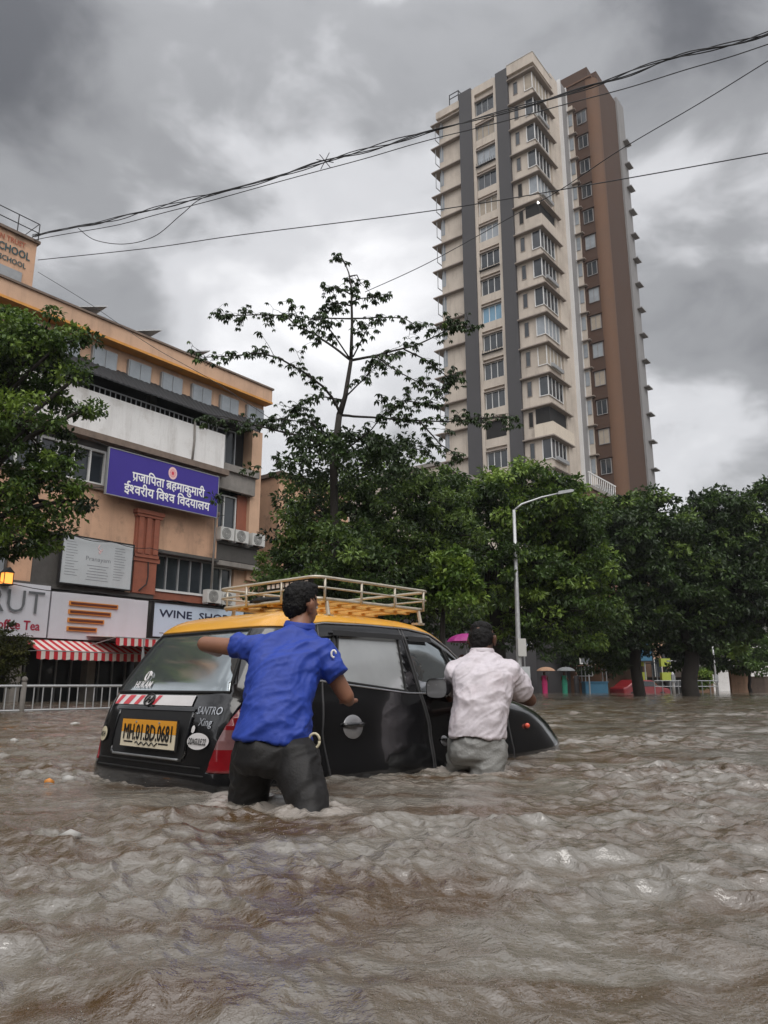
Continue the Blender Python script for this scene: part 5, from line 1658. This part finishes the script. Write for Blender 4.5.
# young silk-cotton tree with whorled branches
def young_tree():
    Y0 = 18.0
    base = atY(338, 700, Y0); base.z = -.5
    r_ = empty('young_tree', base); tag(r_, 'young tree with bare whorled branches spread against the sky above the taxi', 'tree', 'roadside trees')
    P = lambda cx, cy, dy=0: atY(200 + cx * .3646, 240 + cy * .3646, Y0 + dy)
    br = MB(); tk = MB(); LV = Leaves(77); rng = random.Random(9)
    tk.tube([base, atY(336, 600, Y0), P(366, 620), P(372, 560), P(382, 480)], [.12, .11, .10, .09, .08], 10)
    tk.tube([P(382, 480), P(398, 430), P(414, 330)], [.085, .065, .05], 9)
    tk.tube([P(414, 330), P(417, 230), P(415, 130), P(408, 90), P(396, 60)], [.05, .036, .026, .018, .01], 8)
    paths = [
        ([(414, 330), (370, 295), (320, 262), (265, 235), (235, 205), (150, 205), (62, 208)], .5, .4),
        ([(414, 330), (360, 250), (330, 218), (250, 205)], -.8, .45),
        ([(415, 330), (480, 318), (520, 306), (590, 290), (650, 262), (700, 235)], .3, .4),
        ([(416, 215), (350, 214), (300, 218)], -.4, .6), ([(416, 215), (480, 213), (560, 214), (610, 245)], .6, .5),
        ([(415, 170), (440, 160), (490, 155)], -.3, .4), ([(415, 150), (380, 130), (362, 128)], .4, .3), ([(410, 100), (430, 95), (440, 120)], .3, .3),
        ([(400, 70), (385, 42), (372, 44)], 0, .2), ([(415, 180), (372, 172), (355, 180)], .5, .4),
        ([(384, 475), (362, 430), (335, 400), (295, 370), (260, 348), (215, 322), (160, 310), (90, 318), (10, 322)], -.9, .35),
        ([(384, 480), (420, 484), (500, 488), (600, 495), (680, 498), (760, 490)], .6, .55),
        ([(400, 430), (450, 380), (470, 350), (500, 330)], -.9, .3), ([(400, 440), (340, 430), (280, 440), (250, 470)], .9, .3),
        ([(420, 320), (450, 260), (465, 235)], -.6, .4), ([(480, 318), (540, 360), (600, 390), (630, 400)], -.5, .45),
        ([(500, 488), (560, 440), (620, 450), (690, 380)], .7, .3), ([(560, 300), (620, 330), (690, 385), (710, 390)], .9, .5),
        ([(365, 600), (330, 560), (285, 540), (200, 520), (90, 492), (30, 500)], -.6, .25),
        ([(365, 590), (420, 560), (470, 520), (510, 470), (540, 455)], -.7, .2), ([(370, 560), (300, 500), (220, 490), (170, 500)], .9, .2),
        ([(600, 495), (660, 560), (720, 600)], .4, .3), ([(372, 570), (450, 600), (540, 560), (620, 580)], .9, .1),
        ([(770, 490), (840, 485), (870, 500)], .6, .0), ([(700, 235), (760, 240)], .3, .0)]
    for pi_, (pts, dy, start) in enumerate(paths):
        n = len(pts)
        pts3 = [P(x_, y_, dy * (i_ / (n - 1)) * 2.0) for i_, (x_, y_) in enumerate(pts)]
        # subdivide for softness
        fine = []
        for a, b in zip(pts3[:-1], pts3[1:]):
            for t in (0, .33, .66): fine.append(a.lerp(b, t) + noise.noise_vector(a * 3 + Vector((t, pi_, 0))) * .02)
        fine.append(pts3[-1])
        r0 = .034 if n > 5 else .020
        br.tube(fine, [r0 * (1 - .8 * i_ / len(fine)) + .003 for i_ in range(len(fine))], 6)
        # drooping palmate leaves along the outer stretch
        tot_ = sum((b - a).length for a, b in zip(fine[:-1], fine[1:])); step = .10
        acc = 0; nxt = tot_ * start * .6
        for a, b in zip(fine[:-1], fine[1:]):
            L_ = (b - a).length
            while acc + L_ > nxt:
                p = a.lerp(b, (nxt - acc) / L_)
                for _ in range(rng.choice((0, 1, 1, 2, 2))):
                    sprig(LV, br, p, rng)
                if rng.random() < .34:      # a side twig with its own few leaves
                    dq = (b - a).normalized(); sd_ = dq.cross(Vector((0, 0, 1))) * rng.choice((-1, 1))
                    tw_ = (dq * rng.uniform(.3, 1) + sd_ * rng.uniform(.3, 1) + Vector((0, 0, rng.uniform(-.5, .6)))).normalized() * rng.uniform(.2, .62)
                    br.tube([p, p + tw_ * .5 + Vector((0, 0, .03)), p + tw_], [.009, .007, .004], 4)
                    for f_ in (.45, .7, .9, 1.0, 1.0):
                        if rng.random() < .8: sprig(LV, br, p + tw_ * f_, rng)
                nxt += step * rng.uniform(.6, 1.5)
            acc += L_
        for _ in range(3): sprig(LV, br, fine[-1], rng)
    # denser rounder head round the lower whorls
    for _ in range(230):
        cx = rng.gauss(400, 120); cy = rng.gauss(560, 75)
        if cy < 530 or (cy < 590 and abs(cx - 420) > 170): continue
        p = P(cx, cy, rng.uniform(-1.4, 1.4))
        for _ in range(2): sprig(LV, None, p, rng)
        LV.clump(p, (.2, .2, .14), 26, .14, .38 + rng.gauss(0, .12))
    for o_ in (br, tk): o_.v = [Vector(v) - base for v in o_.v]
    tk.build('trunk', 'bark', r_, True); br.build('branches', 'bark', r_, True)
    LV.build('crown', 'leaf_dark', r_)
def sprig(LV, br, p, rng):
    a = rng.uniform(0, 2 * math.pi); L_ = rng.uniform(.08, .26)
    q = Vector(p) + Vector((math.cos(a) * L_, math.sin(a) * L_, rng.uniform(-.10, .12)))
    if br is not None: br.tube([p, (Vector(p) + q) / 2 + Vector((0, 0, .03)), q], [.006, .005, .004], 4)
    k = rng.randint(5, 7)
    ang = np.arange(k) * 2 * np.pi / k + rng.uniform(0, 6)
    d = np.stack([np.cos(ang) * .75, np.sin(ang) * .75, np.full(k, -.75) + np.random.RandomState(rng.randint(0, 9999)).uniform(-.35, .45, k)], 1)
    d /= np.linalg.norm(d, axis=1, keepdims=True)
    n_ = np.stack([np.cos(ang) * .7, np.sin(ang) * .7, np.full(k, .8)], 1)
    n_ -= d * (n_ * d).sum(1)[:, None]; n_ /= np.linalg.norm(n_, axis=1, keepdims=True)
    l = np.full(k, rng.uniform(.09, .18))
    LV.leaf(np.repeat(np.array([q]), k, 0), d, n_, l, l * .24, np.full(k, .35 + rng.gauss(0, .15)))
young_tree()
big_tree('rain_tree', 'dense dark tree right behind the young tree and the taxi roof', (-1.0, 22.5), .26, 3.2,
         [C(330, 520, 22, 60, 50), C(390, 500, 22.5, 60, 50), C(300, 560, 21.5, 40, 42), C(380, 570, 22, 75, 50), C(440, 540, 23, 45, 60), C(280, 590, 22, 35, 25), C(345, 600, 22.5, 60, 30), C(420, 610, 23, 60, 40), C(345, 550, 17.0, 42, 34), C(318, 590, 17.0, 36, 22), C(365, 592, 17.0, 40, 22)],
         760, .32, 85, .14, 'leaf_dark', 21, tintb=.64)
big_tree('rain_tree', 'spreading tree with light green tips behind the street lamp', (4.4, 29.5), .3, 3.4,
         [C(475, 500, 28.5, 42, 30), C(520, 490, 28.5, 40, 28), C(560, 520, 28, 42, 40), C(500, 560, 29, 75, 60), C(575, 560, 28.5, 40, 50), C(450, 555, 29, 40, 50), C(535, 615, 29.5, 70, 45), C(440, 480, 28, 22, 14), C(560, 495, 28, 28, 16)],
         760, .40, 85, .19, 'leaf_mid', 31, tintb=.60)
big_tree('rain_tree', 'tall tree with a rounded crown below the brown wing of the tower', (12.9, 38.5), .26, 4.2,
         [C(620, 540, 36, 48, 42), C(650, 525, 36, 35, 28), C(600, 590, 37, 55, 45), C(660, 580, 37, 50, 50), C(625, 630, 38, 60, 32), C(590, 545, 36, 35, 40), C(612, 658, 39, 30, 14), C(640, 502, 36, 15, 12), C(606, 508, 36, 14, 10)],
         620, .5, 85, .24, 'leaf_dark', 41, tintb=.45)
big_tree('rain_tree', 'large dark tree with a thick trunk at the right edge', (15.3, 38), .36, 3.6,
         [C(715, 535, 38, 42, 36), C(750, 520, 38, 40, 30), C(690, 560, 38, 40, 45), C(735, 590, 38, 60, 50), C(785, 570, 38, 50, 60), C(700, 625, 38.5, 40, 34), C(765, 622, 38.5, 45, 22), C(690, 650, 39, 25, 20), C(722, 496, 38, 13, 10), C(762, 490, 38, 16, 12), C(684, 525, 38, 12, 10), C(705, 505, 38, 18, 12)],
         700, .5, 85, .24, 'leaf_dark', 51, tintb=.42)
big_tree('rain_tree', 'low bushy tree in deep shade between the lamp and the big crowns', (12.5, 57), .2, 2.0,
         [C(555, 655, 56, 50, 18), C(600, 650, 56, 45, 22), C(545, 615, 57, 60, 45), C(640, 640, 57, 40, 25), C(590, 672, 57, 30, 10), C(700, 655, 57, 30, 20)],
         420, .75, 90, .28, 'leaf_dark', 61, tintb=.35)
big_tree('small_tree', 'small bright green sapling to the right of the taxi roof rack', (1.55, 19.5), .08, 2.4,
         [C(452, 572, 19, 22, 18), C(440, 590, 19, 20, 15), C(462, 595, 19, 20, 18)], 70, .22, 80, .15, 'leaf_bright', 71, tintb=.62)
big_tree('small_tree', 'yellow green small tree standing at the flooded roadside on the right', (27.0, 56), .12, 1.6,
         [C(745, 645, 55, 38, 13), C(715, 650, 55, 24, 10), C(770, 655, 55, 30, 14), C(735, 665, 55, 30, 9)], 130, .55, 80, .28, 'leaf_bright', 81, tintb=.25)
big_tree('roadside_shrub', 'yellowish shrub beside the low orange walls on the right', (18.4, 55), .05, .4,
         [C(702, 680, 54, 7, 11)], 16, .4, 80, .22, 'leaf_bright', 91, tintb=.6, cat='shrub')
big_tree('roadside_shrub', 'rounded olive brown bush behind the railing at the left edge', (-9.0, 16.8), .06, .4,
         [C(5, 645, 17, 24, 22), C(-15, 665, 17, 30, 25), C(12, 665, 17, 14, 14)], 120, .14, 80, .07, 'leaf_brownish', 95, tintb=.5, cat='shrub')
# trees on the near side of the street, behind the photographer: they show as reflections
big_tree('rain_tree', 'wide tree behind the photographer, seen reflected in the rear window', (-7, -9), .3, 3,
         [((-7, -9, 5.0), (2.6, 2.6, 1.7)), ((-9.5, -7.5, 4.4), (1.8, 1.8, 1.3)), ((-4.6, -10, 4.6), (1.8, 1.8, 1.4))], 110, .5, 60, .25, 'leaf_dark', 101, tintb=.4)
# far trees closing the street
big_tree('rain_tree', 'hazy far tree closing the street beyond the right edge crowns', (31, 75), .5, 4,
         [C(700, 600, 74, 60, 60), C(760, 610, 76, 50, 50), C(640, 600, 75, 50, 55), C(580, 610, 72, 50, 50)], 420, 1.5, 90, .6, 'leaf_dark', 97, tintb=.4)

# ------------------------------------------------------------------ street lamp
lp0 = atY(519, 675, 26); lt = atY(514, 510, 26)
lamp = empty('street_lamp', (lp0.x, 26, -.5)); tag(lamp, 'tall grey steel street lamp with one long arm, behind the man in the white shirt', 'street lamp')
H_ = lt.z + .5
b_ = MB(); b_.tube([(0, 0, 0), (.02, 0, 2.2), (.04, 0, H_ * .6), (.06, 0, H_)], [.10, .09, .075, .055], 12); b_.build('pole', 'galv', lamp, True)
b_ = MB(); b_.tube([(.06, 0, H_ - .02), (.35, .0, H_ + .22), (1.1, .1, H_ + .50), (1.75, .15, H_ + .66)], [.04, .035, .032, .03], 10); b_.build('arm', 'galv', lamp, True)
b_ = MB(); b_.prism([(1.70, H_ + .60), (2.25, H_ + .70), (2.30, H_ + .77), (2.2, H_ + .80), (1.72, H_ + .72)], 'y', .05, .27); b_.build('lamp_head', 'grey_metal', lamp)
b_ = MB(); b_.box(-.02, -.16, 2.0, .26, -.09, 2.6); b_.build('meter_box', 'ac_white', lamp)
b_ = MB(); b_.box(-.06, -.2, 1.2, .35, -.12, 1.65); b_.build('notice', 'sign_grey', lamp)

# ------------------------------------------------------------------ overhead cables
M['cable'] = mat('cable', (.018, .018, .02), .6, .2, 5)
def cable(label, pix, Y0, Y1, rad, name='overhead_cable', wob=0, strands=1, extra=None):
    P = [atY(x_, y_, Y0 + (Y1 - Y0) * i / (len(pix) - 1)) for i, (x_, y_) in enumerate(pix)]
    fine = []
    for i in range(len(P) - 1):
        p0 = P[max(i - 1, 0)]; p1 = P[i]; p2 = P[i + 1]; p3 = P[min(i + 2, len(P) - 1)]
        for k in range(10):
            t = k / 10
            fine.append(.5 * ((2 * p1) + (p2 - p0) * t + (2 * p0 - 5 * p1 + 4 * p2 - p3) * t * t + (3 * p1 - p0 - 3 * p2 + p3) * t ** 3))
    fine.append(P[-1])
    og = fine[0].copy()
    b_ = MB()
    for s_ in range(strands):
        pts = []
        for i, p in enumerate(fine):
            a = i * .55 + s_ * 2.1
            off = Vector((0, math.cos(a), math.sin(a))) * wob + noise.noise_vector(Vector((i * .17, s_ * 9.1, 0))) * wob * 1.6
            pts.append(p + off - og)
        b_.tube(pts, rad, 5)
    if extra: extra(b_, fine, og)
    o = b_.build(name, 'cable', None, True, loc=og)
    tag(o, label, 'cable', 'overhead cables')
    return o
def tie(b_, fine, og):
    c = atY(325, 161, 18.6) - og
    for d_ in ((.12, 0, .28), (.25, 0, -.05), (-.16, 0, .22)):
        v = Vector(d_); b_.tube([c - v, c + v], .012, 5)
cable('thick bundle of twisted black cables from the school roof to the upper right corner',
      [(33, 236), (100, 222), (160, 207), (240, 187), (330, 160), (430, 132), (560, 96), (660, 62), (768, 33), (900, -15)], 23.2, 12.5, .014, wob=.038, strands=4, extra=tie)
cable('single cable running just under the thick bundle', [(34, 240), (120, 224), (200, 203), (330, 168), (430, 140), (560, 106), (670, 75), (768, 44), (900, 2)], 23.2, 12.3, .013, wob=.01)
cable('slack loop of cable drooping below the bundle over the school roof', [(78, 228), (95, 240), (125, 244), (155, 236), (182, 214), (205, 197), (260, 181)], 22.6, 20.3, .013)
cable('lone thin cable crossing the sky below the bundle, almost level', [(38, 260), (150, 248), (240, 235), (430, 211), (600, 183), (768, 153), (900, 128)], 23.2, 13, .014)
cable('thin cable rising from the young tree past the tower to the right edge', [(365, 292), (430, 262), (520, 212), (560, 190), (620, 150), (700, 103), (768, 61), (860, 5)], 20, 11, .011)
cable('thin cable sloping down from the school roof behind the left tree', [(38, 272), (90, 304), (150, 345), (215, 382), (290, 432)], 23, 20.5, .009)

# ------------------------------------------------------------------ far roadside life
def far_person(label, px, Y, shirt, trousers, umb=None, h=1.62, umb_label=None):
    g = atY(px, 690, Y); og = Vector((g.x, Y, -.2))
    Bd = MB(); O = og
    P = lambda x_, y_, z_: O + Vector((x_, y_, z_))
    capsule(Bd, P(0, 0, h - .17), .075, P(0, 0, h - .10), .085); capsule(Bd, P(0, 0, h - .32), .05, P(0, 0, h - .2), .05)
    loft(Bd, [(P(0, 0, .82), Vector((.15, 0, 0)), Vector((0, .1, 0))), (P(0, 0, 1.1), Vector((.14, 0, 0)), Vector((0, .09, 0))), (P(0, 0, h - .3), Vector((.17, 0, 0)), Vector((0, .09, 0)))])
    for s_ in (-1, 1):
        capsule(Bd, P(s_ * .08, 0, .85), .08, P(s_ * .09, .03, .05), .045)
        el_ = P(s_ * .23, -.05, 1.05); capsule(Bd, P(s_ * .18, 0, h - .34), .05, el_, .04)
        hd_ = P(.10 if s_ > 0 else -.24, -.2, 1.2); capsule(Bd, el_, .04, hd_, .03)
    o = remesh(Bd, 'person', 'skin_dark', None, .022, 2, origin=og)
    tag(o, label, 'person')
    S_ = MB(); loft(S_, [(P(0, 0, .75), Vector((.19, 0, 0)), Vector((0, .14, 0))), (P(0, 0, 1.1), Vector((.165, 0, 0)), Vector((0, .12, 0))), (P(0, 0, h - .27), Vector((.2, 0, 0)), Vector((0, .12, 0)))])
    remesh(S_, 'shirt', shirt, o, .022, 2, None, og)
    S_ = MB(); loft(S_, [(P(0, 0, .1), Vector((.17, 0, 0)), Vector((0, .13, 0))), (P(0, 0, .85), Vector((.18, 0, 0)), Vector((0, .13, 0)))]); remesh(S_, 'trousers', trousers, o, .022, 2, None, og)
    if umb:
        umbrella(umb_label, P(.08, -.22, 1.15), umb, .62 if Y > 20 else .45)
def umbrella(label, hold, m, rad=.55, height=.75):
    r_ = empty('umbrella', hold); tag(r_, label, 'umbrella')
    b_ = MB(); b_.tube([(0, 0, -.05), (0, 0, height + .02)], .014, 6); b_.build('shaft', 'grey_metal', r_)
    b_ = MB(); n = 8; rings_ = []
    for q in range(6):
        t = q / 5; rr_ = rad * math.sin(t * 1.35) / math.sin(1.35); z_ = height - rad * .42 * (1 - math.cos(t * 1.35)) / (1 - math.cos(1.35))
        rings_.append([(rr_ * (1 - .06 * (k_ % 2) * t) * math.cos(math.pi * k_ / n), rr_ * (1 - .06 * (k_ % 2) * t) * math.sin(math.pi * k_ / n), z_) for k_ in range(2 * n)])
    vs = [p for r__ in rings_ for p in r__]; m2 = 2 * n
    b_.add(vs, [(i * m2 + k_, i * m2 + (k_ + 1) % m2, (i + 1) * m2 + (k_ + 1) % m2, (i + 1) * m2 + k_) for i in range(5) for k_ in range(m2)])
    b_.build('canopy', m, r_)
M['pink_cloth'] = mat('pink_cloth', (.55, .03, .16), .7, .1, 8)
M['green_cloth'] = mat('green_cloth', (.03, .26, .17), .7, .1, 8)
M['tan_cloth'] = mat('tan_cloth', (.42, .25, .16), .7, .15, 4)
M['grey_cloth'] = mat('grey_cloth', (.20, .21, .22), .6, .15, 4)
M['magenta_cloth'] = mat('magenta_cloth', (.34, .03, .20), .5, .25, 5)
M['hiviz'] = mat('hi_viz_yellow', (.36, .42, .06), .5, .1, 4)
M['far_red'] = mat('far_red', (.22, .016, .02), .35, .15, 4, coat=.5)
M['far_blue'] = mat('far_blue', (.05, .16, .26), .5, .15, 4)
far_person('person in a pink dress wading under a tan umbrella', 545, 50, 'pink_cloth', 'pink_cloth', 'tan_cloth', umb_label='tan umbrella over the person in pink')
far_person('person in green wading under a grey umbrella', 565, 50, 'green_cloth', 'green_cloth', 'grey_cloth', umb_label='grey umbrella over the person in green')
far_person('person in a dark shirt standing in front of the fascia between lamp and stall', 577, 52, 'charcoal', 'charcoal')
far_person('person in grey under the magenta umbrella, behind the man in white', 463, 17.5, 'grey_cloth', 'charcoal', 'magenta_cloth', h=1.45, umb_label='magenta umbrella showing beside the head of the man in the white shirt')

def stall(label, px, Y, w, h, m, top):
    g = atY(px, 690, Y)
    r_ = empty('roadside_stall', (g.x, Y, -.5)); tag(r_, label, 'stall')
    b_ = MB(); b_.box(-w / 2, 0, 0, w / 2, 1, 1.2); b_.box(-w / 2 - .05, -.05, 1.2, w / 2 + .05, 1.05, 1.27); b_.build('counter', m, r_)
    for sx_ in (-w / 2 + .04, w / 2 - .04):
        for y_ in (.04, .96):
            b_ = MB(); b_.tube([(sx_, y_, 1.27), (sx_, y_, h)], .03, 6); b_.build('post', 'grey_metal', r_)
    b_ = MB(); b_.prism([(-w / 2 - .15, h), (w / 2 + .15, h + .1), (w / 2 + .15, h + .16), (-w / 2 - .15, h + .06)], 'y', -.35, 1.2); b_.build('roof', top, r_)
stall('blue roadside stall with a tan board roof standing in the water', 597, 51, 1.5, 2.3, 'far_blue', 'tan_cloth')
stall('dark kiosk beside the yellow banded pole', 648, 55, 1.6, 2.5, 'dark_concrete', 'black_matte')

def far_car(label, px, Y, rz, m):
    g = atY(px, 690, Y); r_ = empty('parked_car', (g.x, Y, -.5), rz); tag(r_, label, 'car')
    b_ = MB(); 
    b_.prism([(-1.9, .25), (1.9, .25), (1.95, .6), (1.8, .82), (1.0, .92), (.5, 1.35), (-.9, 1.4), (-1.6, .95), (-1.95, .85)], 'y', -.8, .8)
    o = b_.build('body', m, r_); md = o.modifiers.new('b', 'BEVEL'); md.width = .1; md.segments = 3
    b_ = MB(); b_.prism([(-1.35, .95), (.82, .95), (.45, 1.27), (-.85, 1.31)], 'y', -.82, .82); b_.build('window', 'window_glass', r_)
    for (x_, y_) in ((-1.2, -.72), (1.2, -.72), (-1.2, .72), (1.2, .72)):
        b_ = MB(); b_.tube([(x_, y_ - .1, .31), (x_, y_ + .1, .31)], .31, 18); b_.build('wheel', 'rubber', r_)
far_car('red car half submerged at the far roadside', 640, 52, R(20), 'far_red')
far_car('dark car in the shade beyond the red car', 672, 58, R(20), 'charcoal')

def banded_pole(px, Y, label, h=3.2):
    g = atY(px, 690, Y); r_ = empty('banded_pole', (g.x, Y, -.5)); tag(r_, label, 'pole', 'poles with yellow bands')
    b_ = MB(); b_.tube([(0, 0, 0), (0, 0, h)], .16, 10); b_.build('pole', 'black_matte', r_, True)
    for k in range(2):
        b_ = MB(); b_.box(-.33, -.2, 1.35 + k * .95, .33, .2, 1.9 + k * .95); b_.build('band', 'hiviz', r_)
banded_pole(642, 52, 'black pole with broad yellow bands under the dark board')
banded_pole(667, 53, 'black pole with broad yellow bands, right of its twin')
def board(label, px, py, Y, w, h, m, fr, post=True):
    c = atY(px, py, Y); r_ = empty('roadside_board', (c.x, Y, -.5)); tag(r_, label, 'sign')
    b_ = MB(); b_.box(-w / 2, -.05, c.z + .5 - h / 2, w / 2, 0, c.z + .5 + h / 2); b_.build('board', m, r_)
    b_ = MB(); t = .08
    z0, z1 = c.z + .5 - h / 2, c.z + .5 + h / 2
    b_.box(-w / 2 - t, -.08, z0 - t, w / 2 + t, .02, z0 - .002); b_.box(-w / 2 - t, -.08, z1 + .002, w / 2 + t, .02, z1 + t)
    b_.box(-w / 2 - t, -.08, z0, -w / 2 - .002, .02, z1); b_.box(w / 2 + .002, -.08, z0, w / 2 + t, .02, z1); b_.build('frame', fr, r_)
    b_ = MB(); b_.tube([(0, .06, 0), (0, .06, z1)], .05, 8); b_.build('post', 'grey_metal', r_)
board('dark blue grey board on a post above the yellow banded poles', 644, 651, 51.5, 1.0, 1.3, 'far_blue', 'black_matte')
board('small white framed board under the trees, left of the stall', 588, 656, 50, 1.0, .9, 'letter_grey', 'white_frame')
board('pale notice board on a post behind the street lamp', 524, 641, 44, .7, .5, 'sign_pale_blue', 'white_frame')
def thin_pole(label, px, Y, h, r=.07, m='galv'):
    g = atY(px, 690, Y); r_ = empty('utility_pole', (g.x, Y, -.5)); tag(r_, label, 'pole')
    b_ = MB(); b_.tube([(0, 0, 0), (0, 0, h)], [r, r * .7], 8); b_.build('pole', m, r_, True)
    b_ = MB(); b_.box(-.3, -.05, h - .1, .3, .05, h); b_.box(-.12, -.12, 1.2, .12, .0, 1.7); b_.build('fitting', 'grey_metal', r_)
thin_pole('slim grey pole in front of the yellow green small tree', 717, 50, 5.0)
thin_pole('short white post between the yellow poles and the big trunk', 674, 49, 2.6, .1, 'tower_white')
def low_wall(label, x0, x1, Y, h, m):
    a = atY(x0, 690, Y); b = atY(x1, 690, Y); r_ = empty('low_wall', (a.x, Y, -.5)); tag(r_, label, 'wall')
    w = b.x - a.x
    b_ = MB(); b_.box(0, 0, 0, w, .3, h); b_.build('masonry', m, r_)
    b_ = MB(); b_.box(-.05, -.05, h, w + .05, .35, h + .08); b_.build('coping', 'brown_concrete', r_)
low_wall('low orange painted wall stretch left of the slim pole', 690, 714, 57, 1.9, 'orange_wall')
low_wall('taller orange painted wall stretch right of the slim pole', 732, 752, 57, 2.3, 'orange_wall')
low_wall('grey brown wall closing the right edge', 752, 830, 58, 1.6, 'brown_concrete')
low_wall('dark kerbside wall in the shade of the large trees', 560, 690, 60, 1.6, 'dark_concrete')
fr_ = empty('railing', atY(655, 690, 48) * 1.0); fr_.location.z = -.5
tag(fr_, 'low pipe railing along the far kerb below the yellow banded poles', 'railing')
b_ = MB()
for z_ in (.95, 1.3): b_.tube([(0, 0, z_), (4.0, 0, z_)], .03, 6)
for k in range(9): b_.tube([(k * .5, 0, 0), (k * .5, 0, 1.3)], .03, 6)
b_.build('bars', 'grey_metal', fr_)
# floating litter
def litter(label, px, py, Y_, m, s_):
    s_ *= .7
    d_ = ray(px, py); k = -EYE / d_.z; p = d_ * k; rng_ = random.Random(int(px))
    n = 9; vs = [(s_ * rng_.uniform(.6, 1) * math.cos(2 * math.pi * q / n), s_ * rng_.uniform(.5, .9) * math.sin(2 * math.pi * q / n), rng_.uniform(.0, .012)) for q in range(n)]
    b_ = MB(); b_.add(vs + [(0, 0, .02)] + [(x, y, z - .012) for x, y, z in vs], [(q, (q + 1) % n, n) for q in range(n)] + [(q, n + 1 + q, n + 1 + (q + 1) % n, (q + 1) % n) for q in range(n)])
    o = b_.build('floating_litter', m, None, True, loc=(p.x, p.y, .008)); tag(o, label, 'litter')
M['scrap'] = mat('scrap', (.42, .41, .39), .6, .2, 9)
litter('orange scrap of litter floating left of the taxi', 49, 783, 0, 'bar_orange', .05)
litter('white plastic scrap floating just right of the orange litter', 68, 780, 0, 'scrap', .07)
litter('pale plastic sheet floating near the lower left', 70, 837, 0, 'scrap', .06)
litter('small white scrap floating near the railing', 14, 741, 0, 'scrap', .07)
litter('white foam scrap floating by the railing, far left of the taxi', 75, 724, 0, 'scrap', .12)
